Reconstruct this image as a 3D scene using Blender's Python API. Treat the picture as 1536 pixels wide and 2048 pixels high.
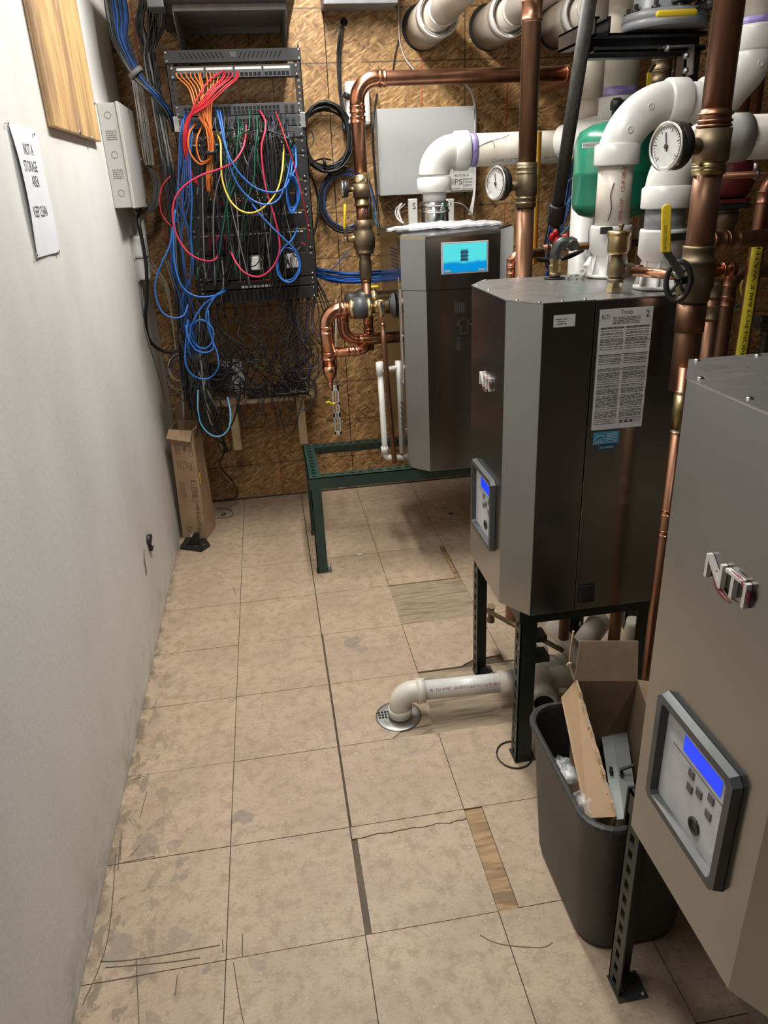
import bpy, math, random
from mathutils import Vector, Matrix, noise
import numpy as np
V = Vector
scene = bpy.context.scene
for o in list(bpy.data.objects): bpy.data.objects.remove(o)
col = scene.collection

# ------------------------------------------------------------ camera
CR = V((0.98657, -0.157485, -0.043299)); CD = V((-0.103022, -0.394313, -0.913183)); CF = V((0.126739, 0.905381, -0.405243))
CP = V((0.5394652, 0, 1.5118309)); FPX = 1463.57
cd = bpy.data.cameras.new('camera'); cam = bpy.data.objects.new('camera', cd); col.objects.link(cam)
cd.sensor_fit = 'VERTICAL'; cd.sensor_height = 24; cd.lens = FPX / 2048 * 24; cd.clip_start = .02
R_ = CR.normalized(); F_ = (CF - R_ * CF.dot(R_)).normalized(); U_ = R_.cross(F_)
cam.matrix_world = Matrix.Translation(CP) @ Matrix((R_, U_, -F_)).transposed().to_4x4()
scene.camera = cam

# ------------------------------------------------------------ light and exposure
w = bpy.data.worlds.new('world'); scene.world = w; w.use_nodes = True
w.node_tree.nodes['Background'].inputs[0].default_value = (.9, .95, 1, 1)
w.node_tree.nodes['Background'].inputs[1].default_value = .03
def area(name, loc, sx, sy, power, colr, rot=(0, 0, 0)):
    l = bpy.data.lights.new(name, 'AREA'); l.shape = 'RECTANGLE'; l.size = sx; l.size_y = sy; l.energy = power; l.color = colr
    o = bpy.data.objects.new(name, l); o.location = loc; o.rotation_euler = rot; col.objects.link(o); return o
area('ceiling_lamp_light', (.80, 2.72, 2.66), .16, 1.15, 52, (1, .97, .91))
area('ceiling_lamp_light', (.50, 1.10, 2.66), .16, 1.0, 26, (1, .985, .95))
scene.view_settings.view_transform = 'Standard'; scene.view_settings.look = 'None'
scene.view_settings.gamma = 1; scene.view_settings.exposure = 0.0
scene.view_settings.use_curve_mapping = False

# ------------------------------------------------------------ helpers
def at(px, py, ax, val):                 # the real point where the photo's ray through (px, py) meets the plane axis = val
    d = CF + CR * ((px - 768) / FPX) + CD * ((py - 1024) / FPX)
    return CP + d * ((val - CP[ax]) / d[ax])
def X(px, py, x): return at(px, py, 0, x)
def Y(px, py, y): return at(px, py, 1, y)
def Z(px, py, z): return at(px, py, 2, z)

MT = {}
def nodes(name):
    m = bpy.data.materials.new(name); m.use_nodes = True; nt = m.node_tree
    return m, nt, nt.nodes['Principled BSDF']
def N(nt, t, **k):
    n = nt.nodes.new(t)
    for a, b in k.items(): setattr(n, a, b)
    return n
def L(nt, a, b): nt.links.new(a, b)
def mth(nt, op, a, b=None, c=None, clamp=False):
    n = N(nt, 'ShaderNodeMath', operation=op); n.use_clamp = clamp
    for i, v in enumerate((a, b, c)):
        if v is None: continue
        if isinstance(v, (int, float)): n.inputs[i].default_value = v
        else: L(nt, v, n.inputs[i])
    return n.outputs[0]
def mix(nt, f, a, b):
    n = N(nt, 'ShaderNodeMix', data_type='RGBA'); n.clamp_factor = True
    for i, v in ((0, f), (6, a), (7, b)):
        if isinstance(v, (int, float)): n.inputs[i].default_value = v
        elif isinstance(v, tuple): n.inputs[i].default_value = (*v, 1)[:4]
        else: L(nt, v, n.inputs[i])
    return n.outputs[2]
def noi(nt, vec, scale, detail=4, rough=.55, dist=0):
    n = N(nt, 'ShaderNodeTexNoise'); n.inputs['Scale'].default_value = scale; n.inputs['Detail'].default_value = detail
    n.inputs['Roughness'].default_value = rough; n.inputs['Distortion'].default_value = dist
    if vec is not None: L(nt, vec, n.inputs['Vector'])
    return n.outputs[0]
def pos(nt): return N(nt, 'ShaderNodeNewGeometry').outputs['Position']
def mapv(nt, vec, scale=(1, 1, 1), rot=(0, 0, 0), loc=(0, 0, 0)):
    n = N(nt, 'ShaderNodeMapping'); n.inputs['Scale'].default_value = scale; n.inputs['Rotation'].default_value = rot
    n.inputs['Location'].default_value = loc; L(nt, vec, n.inputs[0]); return n.outputs[0]
def ramp(nt, v, a, b):   # smooth 0..1 between a and b
    n = N(nt, 'ShaderNodeMapRange'); n.interpolation_type = 'SMOOTHSTEP'; L(nt, v, n.inputs[0])
    n.inputs[1].default_value = a; n.inputs[2].default_value = b; return n.outputs[0]
def bump(nt, bs, h, dist=.002, s=.5):
    b = N(nt, 'ShaderNodeBump'); b.inputs['Distance'].default_value = dist; b.inputs['Strength'].default_value = s
    L(nt, h, b.inputs['Height']); L(nt, b.outputs[0], bs.inputs['Normal'])
def simple(name, c, rough=.5, metal=0, c2=None, sc=12, lo=.4, hi=.65, bmp=0, coat=0, stretch=(1, 1, 1), emit=0, rvar=.08):
    m, nt, bs = nodes(name); p = pos(nt)
    v = mapv(nt, p, stretch)
    n = noi(nt, v, sc)
    if c2 is None: c2 = tuple(x * .82 for x in c)
    cc = mix(nt, ramp(nt, n, lo, hi), c, c2); L(nt, cc, bs.inputs['Base Color'])
    bs.inputs['Metallic'].default_value = metal
    r = mth(nt, 'MULTIPLY_ADD', n, rvar * 2, rough - rvar); L(nt, r, bs.inputs['Roughness'])
    if coat: bs.inputs['Coat Weight'].default_value = coat
    if bmp: bump(nt, bs, noi(nt, v, sc * 6), bmp)
    if emit:
        L(nt, cc, bs.inputs['Emission Color']); bs.inputs['Emission Strength'].default_value = emit
    MT[name] = m; return m

simple('copper_bright', (.72, .36, .23), .24, 1, (.50, .22, .13), 14)
simple('copper', (.44, .22, .14), .36, 1, (.28, .135, .085), 9, stretch=(1, 1, .3))
simple('copper_old', (.27, .145, .09), .45, .9, (.17, .085, .055), 9, stretch=(1, 1, .3))
simple('solder', (.72, .50, .36), .3, 1, (.8, .68, .52), 40)
simple('brass', (.50, .38, .20), .34, 1, (.32, .24, .12), 18)
simple('brass_old', (.24, .185, .115), .5, .9, (.15, .11, .075), 16)
simple('brass_light', (.75, .62, .38), .3, 1, (.55, .42, .24), 20)
simple('chrome', (.7, .7, .68), .2, 1)
simple('zinc', (.45, .45, .44), .4, 1, (.3, .3, .3), 20)
simple('pvc', (.66, .655, .63), .32, 0, (.60, .59, .56), 10)
simple('pvc_cream', (.60, .55, .48), .38, 0, (.47, .42, .35), 6)
simple('pvc_dirty', (.66, .62, .55), .4, 0, (.30, .28, .24), 16, .52, .75)
simple('pvc_grey', (.20, .21, .22), .4, 0)
simple('pvc_sleeve', (.35, .30, .24), .5, 0, (.25, .21, .17), 6)
simple('primer', (.22, .16, .42), .5, 0, (.38, .32, .60), 20)
simple('black', (.012, .012, .013), .42, 0, (.022, .022, .024), 20)
simple('black_satin', (.02, .02, .022), .3, 0, (.03, .03, .032), 20)
simple('steel_black', (.035, .035, .034), .55, .2, (.06, .055, .05), 90)
simple('rack_black', (.011, .011, .013), .5, 0, (.016, .016, .018), 9)
simple('dark_grey', (.075, .08, .09), .45, 0)
simple('device_grey', (.055, .058, .066), .45, 0)
simple('shelf_grey', (.22, .22, .23), .5, 0)
simple('panel_grey', (.42, .43, .43), .42, 0, (.38, .39, .39), 3)
simple('box_grey', (.46, .46, .44), .45, 0, (.43, .43, .41), 3)
simple('hole', (.006, .006, .006), .9)
simple('white_plastic', (.62, .62, .60), .4, 0, (.56, .56, .54), 8)
simple('paper', (.74, .75, .80), .7, 0, (.69, .70, .76), 5)
simple('label_white', (.62, .62, .60), .5)
simple('ink', (.04, .04, .045), .7)
simple('ink_red', (.40, .05, .03), .7)
simple('green_stand', (.014, .042, .036), .38, 0, (.02, .05, .042), 12)
simple('stand_black', (.010, .018, .016), .4, 0, (.016, .025, .022), 12)
simple('stand_edge', (.30, .33, .31), .4, .5)
simple('tank_green', (.012, .20, .12), .3, 0, (.01, .16, .10), 5, coat=.3)
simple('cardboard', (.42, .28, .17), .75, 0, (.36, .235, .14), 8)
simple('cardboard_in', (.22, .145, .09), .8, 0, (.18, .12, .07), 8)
simple('bin', (.035, .036, .037), .5, 0, (.05, .05, .05), 60, bmp=.0004)
simple('sheet_metal', (.30, .32, .31), .6, .4, (.24, .26, .25), 7)
simple('yellow', (.72, .52, .03), .4, 0, (.60, .42, .02), 12)
simple('yellow_flex', (.75, .36, .02), .45)
simple('sticker_yellow', (.80, .66, .04), .5)
simple('red_dark', (.16, .015, .02), .45, 0, (.10, .01, .014), 12)
simple('red', (.62, .02, .03), .4)
simple('badge_red', (.18, .03, .035), .4)
simple('badge_white', (.58, .55, .52), .35)
simple('bezel', (.06, .066, .07), .42)
simple('keypad', (.55, .57, .60), .45)
simple('button', (.11, .11, .12), .5)
simple('sticker_blue', (.05, .25, .40), .5)
simple('sticker_blue_dark', (.01, .08, .15), .5)
simple('bracket_black', (.014, .014, .015), .5)
simple('castiron', (.045, .047, .044), .42, .6, (.08, .08, .075), 12)
simple('pipe_grey', (.24, .25, .27), .4)
simple('ceiling_paint', (.34, .33, .31), .8)
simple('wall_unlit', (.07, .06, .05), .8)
simple('dirt_dark', (.085, .065, .045), .9)
simple('dirt', (.13, .10, .07), .8)
simple('concrete_dirt', (.30, .26, .21), .9)
for n_, c_ in dict(c_black=(.007, .007, .008), c_blue=(.012, .115, .42), c_blue2=(.008, .055, .22), c_sky=(.10, .34, .55), c_red=(.48, .012, .025),
                   c_pink=(.55, .03, .08), c_orange=(.62, .15, .02), c_yellow=(.80, .60, .10), c_grey=(.17, .165, .16), c_green=(.008, .10, .06),
                   c_white=(.55, .54, .52), c_purple=(.03, .024, .07), c_beige=(.42, .36, .28), c_dark=(.02, .02, .024)).items():
    simple(n_, c_, .5, 0)

def m_metal():
    m, nt, bs = nodes('stainless'); p = pos(nt)
    a = noi(nt, mapv(nt, p, (1, 1, .02)), 300, 2); b = noi(nt, p, 4, 3)
    L(nt, mix(nt, ramp(nt, b, .3, .7), (.36, .372, .378), (.335, .345, .35)), bs.inputs['Base Color'])
    bs.inputs['Metallic'].default_value = 1
    L(nt, mth(nt, 'ADD', mth(nt, 'MULTIPLY', a, .03), mth(nt, 'MULTIPLY_ADD', b, .06, .17)), bs.inputs['Roughness'])
    MT['stainless'] = m
    m, nt, bs = nodes('stainless_top'); p = pos(nt)
    b = noi(nt, p, 14, 6, .65, .6)
    L(nt, mix(nt, ramp(nt, b, .4, .6), (.42, .42, .42), (.30, .29, .28)), bs.inputs['Base Color'])
    bs.inputs['Metallic'].default_value = .85; L(nt, mth(nt, 'MULTIPLY_ADD', b, .5, .1), bs.inputs['Roughness'])
    MT['stainless_top'] = m
    m, nt, bs = nodes('stainless_dark'); p = pos(nt)
    b = noi(nt, p, 5, 3)
    L(nt, mix(nt, ramp(nt, b, .3, .7), (.21, .20, .19), (.16, .15, .14)), bs.inputs['Base Color'])
    bs.inputs['Metallic'].default_value = 1; L(nt, mth(nt, 'MULTIPLY_ADD', b, .1, .16), bs.inputs['Roughness'])
    MT['stainless_dark'] = m
m_metal()
def m_wall():
    m, nt, bs = nodes('white_wall'); p = pos(nt)
    big = noi(nt, mapv(nt, p, (1, .6, .35)), 3.2, 5, .6)
    c = mix(nt, ramp(nt, big, .35, .75), (.72, .715, .69), (.62, .605, .57))
    sc = noi(nt, mapv(nt, p, (1, 2.2, .22), (.15, 0, 0)), 26, 4, .6)
    c = mix(nt, mth(nt, 'MULTIPLY', ramp(nt, sc, .66, .74), .35), c, (.34, .32, .29))
    sep = N(nt, 'ShaderNodeSeparateXYZ'); L(nt, p, sep.inputs[0])
    low = mth(nt, 'SUBTRACT', 1, ramp(nt, sep.outputs[2], .0, .22))
    d = mth(nt, 'MULTIPLY', low, ramp(nt, noi(nt, p, 9, 6, .7), .45, .66))
    c = mix(nt, mth(nt, 'MULTIPLY', d, .55), c, (.36, .33, .28))
    L(nt, c, bs.inputs['Base Color']); bs.inputs['Roughness'].default_value = .55
    bump(nt, bs, noi(nt, p, 60, 4), .0012, .5); MT['white_wall'] = m
m_wall()
def m_osb():
    m, nt, bs = nodes('osb'); p = pos(nt)
    warp = N(nt, 'ShaderNodeVectorMath', operation='ADD'); L(nt, p, warp.inputs[0])
    nz = N(nt, 'ShaderNodeTexNoise'); nz.inputs['Scale'].default_value = 14; L(nt, p, nz.inputs['Vector'])
    sv = N(nt, 'ShaderNodeVectorMath', operation='SCALE'); sv.inputs['Scale'].default_value = .022; L(nt, nz.outputs['Color'], sv.inputs[0]); L(nt, sv.outputs[0], warp.inputs[1])
    c = None; h = None
    pal = [((.40, .225, .08), (.20, .095, .03)), ((.50, .305, .12), (.25, .125, .04)), ((.43, .25, .095), (.10, .045, .015)), ((.62, .39, .17), (.30, .15, .05))]
    for i, (ang, sx, sy) in enumerate(((0.2, 20, 90), (1.35, 27, 120), (-.75, 24, 105), (.55, 30, 140))):
        v = N(nt, 'ShaderNodeTexVoronoi'); v.inputs['Scale'].default_value = 1; v.inputs['Randomness'].default_value = 1
        # flat flakes: rotate in the sheet's own plane, stretched along the strand
        L(nt, mapv(nt, mapv(nt, warp.outputs[0], (1, 1, 1), (0, ang, 0), (i * 3.1, 0, i)), (sx, 18, sy)), v.inputs['Vector'])
        s = N(nt, 'ShaderNodeSeparateColor'); L(nt, v.outputs['Color'], s.inputs[0])
        fl = mix(nt, s.outputs[0], *pal[i])
        grain = noi(nt, mapv(nt, mapv(nt, warp.outputs[0], (1, 1, 1), (0, ang, 0)), (sx * 1.5, 20, sy * 5)), 1, 3)
        fl = mix(nt, mth(nt, 'MULTIPLY', ramp(nt, grain, .45, .75), .35), fl, (.20, .10, .035))
        ed = ramp(nt, v.outputs['Distance'], .30, .75)
        fl = mix(nt, mth(nt, 'MULTIPLY', ed, .45), fl, (.16, .08, .03))
        if c is None: c = fl; h = s.outputs[1]
        else:
            k = mth(nt, 'GREATER_THAN', s.outputs[2], .55); c = mix(nt, k, c, fl); h = mix(nt, k, h, s.outputs[1])
    big = noi(nt, p, 1.6, 2)
    c = mix(nt, mth(nt, 'MULTIPLY', ramp(nt, big, .4, .7), .25), c, (.30, .18, .08))
    sep = N(nt, 'ShaderNodeSeparateXYZ'); L(nt, p, sep.inputs[0]); x, z = sep.outputs[0], sep.outputs[2]
    j = mth(nt, 'MULTIPLY_ADD', noi(nt, p, 40, 2), .006, -.003)
    fr = mth(nt, 'ABSOLUTE', mth(nt, 'SUBTRACT', mth(nt, 'MODULO', mth(nt, 'ADD', mth(nt, 'ADD', z, j), .1017 - .395 + 2.035), .2035), .1017))
    fade = ramp(nt, noi(nt, p, 7, 3), .35, .5)
    c = mix(nt, mth(nt, 'MULTIPLY', mth(nt, 'MULTIPLY', mth(nt, 'LESS_THAN', fr, .0028), fade), .8), c, (.05, .035, .025))
    for xx, cc, wd in ((.105, (.34, .05, .02), .004), (.513, (.34, .05, .02), .003), (1.329, (.38, .05, .02), .0032), (1.732, (.34, .05, .02), .0032), (2.14, (.34, .05, .02), .003),
                       (.66, (.06, .04, .03), .0025), (1.53, (.05, .035, .03), .004)):
        dd = mth(nt, 'ABSOLUTE', mth(nt, 'SUBTRACT', mth(nt, 'ADD', x, j), xx))
        c = mix(nt, mth(nt, 'MULTIPLY', mth(nt, 'LESS_THAN', dd, wd), .75), c, cc)
    L(nt, c, bs.inputs['Base Color']); bs.inputs['Roughness'].default_value = .55
    bump(nt, bs, h, .0012, .5); MT['osb'] = m
m_osb()
def m_ply(name, a, b, dark, sc=1.0, rot=0):
    m, nt, bs = nodes(name); p = mapv(nt, pos(nt), (1, 1, 1), (0, 0, rot))
    g = noi(nt, mapv(nt, p, (60 * sc, 5 * sc, 5 * sc)), 1, 5, .6, .4); g2 = noi(nt, mapv(nt, p, (14 * sc, 1.6 * sc, 1.6 * sc)), 1, 3, .5, 1.2)
    c = mix(nt, ramp(nt, g, .35, .65), a, b); c = mix(nt, mth(nt, 'MULTIPLY', ramp(nt, g2, .5, .62), .8), c, dark)
    L(nt, c, bs.inputs['Base Color']); bs.inputs['Roughness'].default_value = .6; bump(nt, bs, g, .0008, .4); MT[name] = m
m_ply('subfloor', (.42, .27, .13), (.30, .18, .085), (.17, .10, .05), 1.6, rot=math.pi / 2)
m_ply('subfloor_old', (.37, .29, .195), (.27, .205, .135), (.18, .135, .09), 2.6, rot=math.pi / 2)
m_ply('shelf_wood', (.50, .37, .22), (.42, .30, .17), (.30, .20, .11), rot=math.pi / 2)
def m_board():
    m, nt, bs = nodes('pine_board'); p = pos(nt)
    g = noi(nt, mapv(nt, p, (3, 70, 3)), 1, 5, .6, .5); g2 = noi(nt, mapv(nt, p, (2, 6, 1.2), (0, 0, 0)), 1, 5, .6, .5)
    c = mix(nt, ramp(nt, g, .35, .65), (.66, .44, .20), (.50, .31, .13))
    c = mix(nt, mth(nt, 'MULTIPLY', ramp(nt, g2, .42, .60), .8), c, (.23, .14, .10))
    L(nt, c, bs.inputs['Base Color']); bs.inputs['Roughness'].default_value = .45; MT['pine_board'] = m
m_board()
def m_tile():
    m, nt, bs = nodes('floor_tile'); p = pos(nt)
    a = noi(nt, p, 5, 5, .6); b = noi(nt, p, 30, 6, .7); f = noi(nt, p, 160, 3, .6)
    c = mix(nt, ramp(nt, a, .35, .65), (.485, .37, .255), (.40, .30, .205))
    oi = N(nt, 'ShaderNodeObjectInfo'); c = mix(nt, mth(nt, 'MULTIPLY', oi.outputs['Random'], .28), c, (.41, .295, .225))
    c = mix(nt, mth(nt, 'MULTIPLY', ramp(nt, b, .47, .62), .75), c, (.33, .235, .165))
    c = mix(nt, mth(nt, 'MULTIPLY', ramp(nt, noi(nt, mapv(nt, p, (1, 2.2, 1)), 55, 5, .75, .8), .56, .64), .55), c, (.25, .18, .13))
    c = mix(nt, mth(nt, 'MULTIPLY', ramp(nt, f, .60, .70), .5), c, (.24, .18, .13))
    c = mix(nt, mth(nt, 'MULTIPLY', ramp(nt, noi(nt, p, 60, 3), .62, .7), .5), c, (.60, .50, .38))
    # thin hair scratches
    sc = noi(nt, mapv(nt, p, (3, 26, 1), (0, 0, .5)), 9, 4, .7, 2)
    c = mix(nt, mth(nt, 'MULTIPLY', ramp(nt, mth(nt, 'ABSOLUTE', mth(nt, 'SUBTRACT', sc, .5)), .006, 0), .3), c, (.22, .16, .12))
    sep = N(nt, 'ShaderNodeSeparateXYZ'); L(nt, p, sep.inputs[0])
    # dirt trodden in along the left wall, near the door end
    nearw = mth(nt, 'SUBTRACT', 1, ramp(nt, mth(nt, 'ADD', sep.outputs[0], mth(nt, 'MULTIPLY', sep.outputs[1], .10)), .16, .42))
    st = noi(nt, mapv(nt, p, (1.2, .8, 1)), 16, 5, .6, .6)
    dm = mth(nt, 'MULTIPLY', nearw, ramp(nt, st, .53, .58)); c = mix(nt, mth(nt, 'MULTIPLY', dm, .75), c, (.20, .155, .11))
    # patchy darker band along the left wall
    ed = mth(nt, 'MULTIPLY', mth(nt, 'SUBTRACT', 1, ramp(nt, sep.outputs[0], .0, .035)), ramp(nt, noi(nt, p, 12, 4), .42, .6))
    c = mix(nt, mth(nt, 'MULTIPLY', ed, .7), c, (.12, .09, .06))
    wn = N(nt, 'ShaderNodeTexNoise'); wn.inputs['Scale'].default_value = 26; wn.inputs['Detail'].default_value = 3; L(nt, p, wn.inputs['Vector'])
    s2 = N(nt, 'ShaderNodeVectorMath', operation='MULTIPLY_ADD'); L(nt, wn.outputs['Color'], s2.inputs[0]); s2.inputs[1].default_value = (.07, .07, 0); L(nt, p, s2.inputs[2])
    for px, py, r, dk in ((705, 1285, .036, .5), (725, 1298, .02, .45), (786, 1273, .02, .35), (485, 1632, .03, .6), (715, 1155, .016, .35), (740, 1153, .02, .4), (740, 1168, .012, .4),
                          (810, 1490, .055, .22), (290, 1690, .035, .5), (350, 1690, .02, .5), (360, 1720, .016, .5), (355, 1750, .016, .5), (350, 1880, .03, .45), (410, 1945, .014, .7),
                          (240, 1900, .04, .5), (600, 1110, .03, .25), (925, 1136, .016, .4), (520, 1930, .02, .35)):
        q = Z(px, py, 0)
        d = N(nt, 'ShaderNodeVectorMath', operation='DISTANCE'); L(nt, s2.outputs[0], d.inputs[0]); d.inputs[1].default_value = (q.x + .035, q.y + .035, 0.003)
        c = mix(nt, mth(nt, 'MULTIPLY', mth(nt, 'SUBTRACT', 1, ramp(nt, d.outputs['Value'], r * .8, r)), dk), c, (.20, .17, .145))
    L(nt, c, bs.inputs['Base Color']); L(nt, mth(nt, 'MULTIPLY_ADD', b, .3, .38), bs.inputs['Roughness']); bump(nt, bs, b, .0006, .4); MT['floor_tile'] = m
m_tile()
def m_clear(name, c, alpha, rough=.25):
    m, nt, bs = nodes(name); bs.inputs['Base Color'].default_value = (*c, 1); bs.inputs['Roughness'].default_value = rough
    n = noi(nt, pos(nt), 45, 4); L(nt, mth(nt, 'MULTIPLY_ADD', ramp(nt, n, .4, .65), .4, alpha - .2), bs.inputs['Alpha'])
    bump(nt, bs, n, .004, .8); MT[name] = m
m_clear('bag_white', (.70, .70, .74), .62); m_clear('bag_clear', (.75, .78, .80), .24, .12)
def m_screen(name, top, bot, s, z0, z1):
    m, nt, bs = nodes(name); sep = N(nt, 'ShaderNodeSeparateXYZ'); p = pos(nt); L(nt, p, sep.inputs[0])
    k = ramp(nt, mth(nt, 'ADD', sep.outputs[2], mth(nt, 'MULTIPLY_ADD', noi(nt, p, 14, 2), .03, -.015)), z0, z1)
    c = mix(nt, k, bot, top); L(nt, c, bs.inputs['Emission Color']); bs.inputs['Emission Strength'].default_value = s
    bs.inputs['Base Color'].default_value = (0, 0, 0, 1); bs.inputs['Roughness'].default_value = .3; MT[name] = m
m_screen('lcd_blue', (.0, .05, 1), (.0, .05, .95), .95, 0, 1)
m_screen('touchscreen', (.10, .78, .82), (.0, .30, .72), .95, 1.246, 1.262)

class G:
    def __init__(s): s.v = []; s.f = []; s.mi = []; s.sm = []; s.ms = []
    def m(s, n):
        if n not in s.ms: s.ms.append(n)
        return s.ms.index(n)
    def add(s, vs, fs, m, smooth=False):
        b = len(s.v); s.v += [tuple(x) for x in vs]; k = s.m(m)
        for f in fs: s.f.append([b + i for i in f]); s.mi.append(k); s.sm.append(smooth)
        return s
    def box(s, x0, x1, y0, y1, z0, z1, m):
        x0, x1 = min(x0, x1), max(x0, x1); y0, y1 = min(y0, y1), max(y0, y1); z0, z1 = min(z0, z1), max(z0, z1)
        return s.add([(x, y, z) for z in (z0, z1) for y in (y0, y1) for x in (x0, x1)],
                     [(0, 2, 3, 1), (4, 5, 7, 6), (0, 1, 5, 4), (2, 6, 7, 3), (0, 4, 6, 2), (1, 3, 7, 5)], m)
    def obox(s, c, u, v, w, m):          # centre and three half-extent vectors
        c, u, v, w = V(c), V(u), V(v), V(w)
        P = [c + u * a + v * b + w * d for d in (-1, 1) for b in (-1, 1) for a in (-1, 1)]
        F = [(0, 2, 3, 1), (4, 5, 7, 6), (0, 1, 5, 4), (2, 6, 7, 3), (0, 4, 6, 2), (1, 3, 7, 5)]
        if u.cross(v).dot(w) < 0: F = [f[::-1] for f in F]
        return s.add(P, F, m)
    def prism(s, poly, vec, m, smooth=False):
        n = len(poly); vec = V(vec); P = [V(p) for p in poly]
        nrm = V((0, 0, 0))
        for i in range(n): nrm += (P[i] - P[0]).cross(P[(i + 1) % n] - P[0])
        F = [list(range(n))[::-1], [n + i for i in range(n)]] + [(i, (i + 1) % n, n + (i + 1) % n, n + i) for i in range(n)]
        if nrm.dot(vec) < 0: F = [list(f)[::-1] for f in F]
        return s.add(P + [p + vec for p in P], F, m)
    def bar(s, a, b, wd, th, m, up=(0, 0, 1)):
        a, b = V(a), V(b); d = (b - a); c = (a + b) / 2; n = d.cross(V(up)).normalized(); u = n.cross(d).normalized()
        return s.obox(c, d / 2, n * wd / 2, u * th / 2, m)
    def tube(s, pts, r, m, n=10, caps=True, closed=False):
        P = [V(p) for p in pts]; k = len(P); rr = r if isinstance(r, (list, tuple)) else [r] * k
        T = []
        for i in range(k):
            a = P[(i - 1) % k] if closed or i > 0 else P[0]; b = P[(i + 1) % k] if closed or i < k - 1 else P[-1]
            t = (b - a); T.append(t.normalized() if t.length > 1e-9 else V((0, 0, 1)))
        up = V((0, 0, 1)) if abs(T[0].z) < .9 else V((1, 0, 0)); nn = T[0].cross(up).normalized(); vs = []
        for i in range(k):
            nn = (nn - T[i] * nn.dot(T[i])); nn = nn.normalized() if nn.length > 1e-6 else T[i].orthogonal().normalized(); bb = T[i].cross(nn)
            for j in range(n):
                a = 2 * math.pi * j / n; vs.append(P[i] + (nn * math.cos(a) + bb * math.sin(a)) * rr[i])
        fs = []
        for i in range(k if closed else k - 1):
            for j in range(n):
                a = i * n + j; b = i * n + (j + 1) % n; c = ((i + 1) % k) * n; fs.append((a, b, c + (j + 1) % n, c + j))
        base = len(s.v); s.add(vs, fs, m, True)
        if caps and not closed:
            ki = s.m(m)
            s.f.append([base + j for j in range(n)][::-1]); s.mi.append(ki); s.sm.append(False)
            s.f.append([base + (k - 1) * n + j for j in range(n)]); s.mi.append(ki); s.sm.append(False)
        return s
    def lathe(s, p, d, prof, m, n=24, closed=True, smooth=True):
        p, d = V(p), V(d).normalized(); u = d.orthogonal().normalized(); w = d.cross(u); vs = []; k = len(prof)
        for t, r in prof:
            for j in range(n):
                a = 2 * math.pi * j / n; vs.append(p + d * t + (u * math.cos(a) + w * math.sin(a)) * max(r, 1e-5))
        fs = [(i * n + j, i * n + (j + 1) % n, (i + 1) * n + (j + 1) % n, (i + 1) * n + j) for i in range(k - 1) for j in range(n)]
        base = len(s.v); s.add(vs, fs, m, smooth); ki = s.m(m)
        if closed:
            s.f.append([base + j for j in range(n)][::-1]); s.mi.append(ki); s.sm.append(False)
            s.f.append([base + (k - 1) * n + j for j in range(n)]); s.mi.append(ki); s.sm.append(False)
        return s
    def cyl(s, a, b, r, m, n=20):
        a, b = V(a), V(b); return s.lathe(a, b - a, [(0, r), ((b - a).length, r)], m, n)
    def text(s, body, o, right, up, size, m, width=None, ext=.0003):
        cu = bpy.data.curves.new('t', 'FONT'); cu.body = body; cu.size = 1; cu.extrude = 0; cu.resolution_u = 2; cu.align_x = 'CENTER'; cu.align_y = 'CENTER'
        to = bpy.data.objects.new('t', cu); col.objects.link(to); dg = bpy.context.evaluated_depsgraph_get(); dg.update()
        me = to.evaluated_get(dg).to_mesh(); vs = [v.co.copy() for v in me.vertices]; fs = [tuple(q.vertices) for q in me.polygons]
        to.evaluated_get(dg).to_mesh_clear(); bpy.data.objects.remove(to); bpy.data.curves.remove(cu)
        if not vs: return s
        wx = max(v.x for v in vs) - min(v.x for v in vs); sx = size if width is None else width / wx
        right, up, o = V(right).normalized(), V(up).normalized(), V(o); nn = right.cross(up)
        k = len(vs); P = [o + right * v.x * sx + up * v.y * size + nn * ext for v in vs]
        if ext < .001: return s.add(P, fs, m)
        # raised lettering: front plus walls down to the surface
        e = {}
        for f in fs:
            for a, b in zip(f, f[1:] + f[:1]): e[(a, b)] = 1
        side = [(a, b, b + k, a + k) for a, b in e if (b, a) not in e]
        return s.add(P + [q - nn * ext for q in P], fs + [t[::-1] for t in side], m)
    def build(s, name, parent=None, bevel=0, origin=None, kind=None, **tags):
        P = np.array(s.v, dtype=float)
        if parent is not None: o0 = worldloc(parent)
        elif origin is not None: o0 = V(origin)
        else: mn, mx = P.min(0), P.max(0); o0 = V(((mn[0] + mx[0]) / 2, (mn[1] + mx[1]) / 2, mn[2]))
        me = bpy.data.meshes.new(name); me.from_pydata((P - np.array(o0)).tolist(), [], s.f)
        for n in s.ms: me.materials.append(MT[n])
        me.polygons.foreach_set('material_index', s.mi); me.polygons.foreach_set('use_smooth', s.sm); me.update()
        o = bpy.data.objects.new(name, me); col.objects.link(o)
        if parent is not None: o.parent = parent; o['_w'] = list(o0)
        else: o.location = o0; o['_w'] = list(o0)
        if bevel:
            b = o.modifiers.new('b', 'BEVEL'); b.width = bevel; b.segments = 2; b.limit_method = 'ANGLE'; b.angle_limit = math.radians(40)
        if kind: o['kind'] = kind
        for a, b in tags.items():
            if b: o[a] = b
        return o
def worldloc(o): return V(o['_w'])
def thing(name, label, cat, loc, group=None):
    o = bpy.data.objects.new(name, None); col.objects.link(o); o.location = loc; o['_w'] = list(V(loc)); o.empty_display_size = .05
    o['label'] = label; o['category'] = cat
    if group: o['group'] = group
    return o
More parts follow.
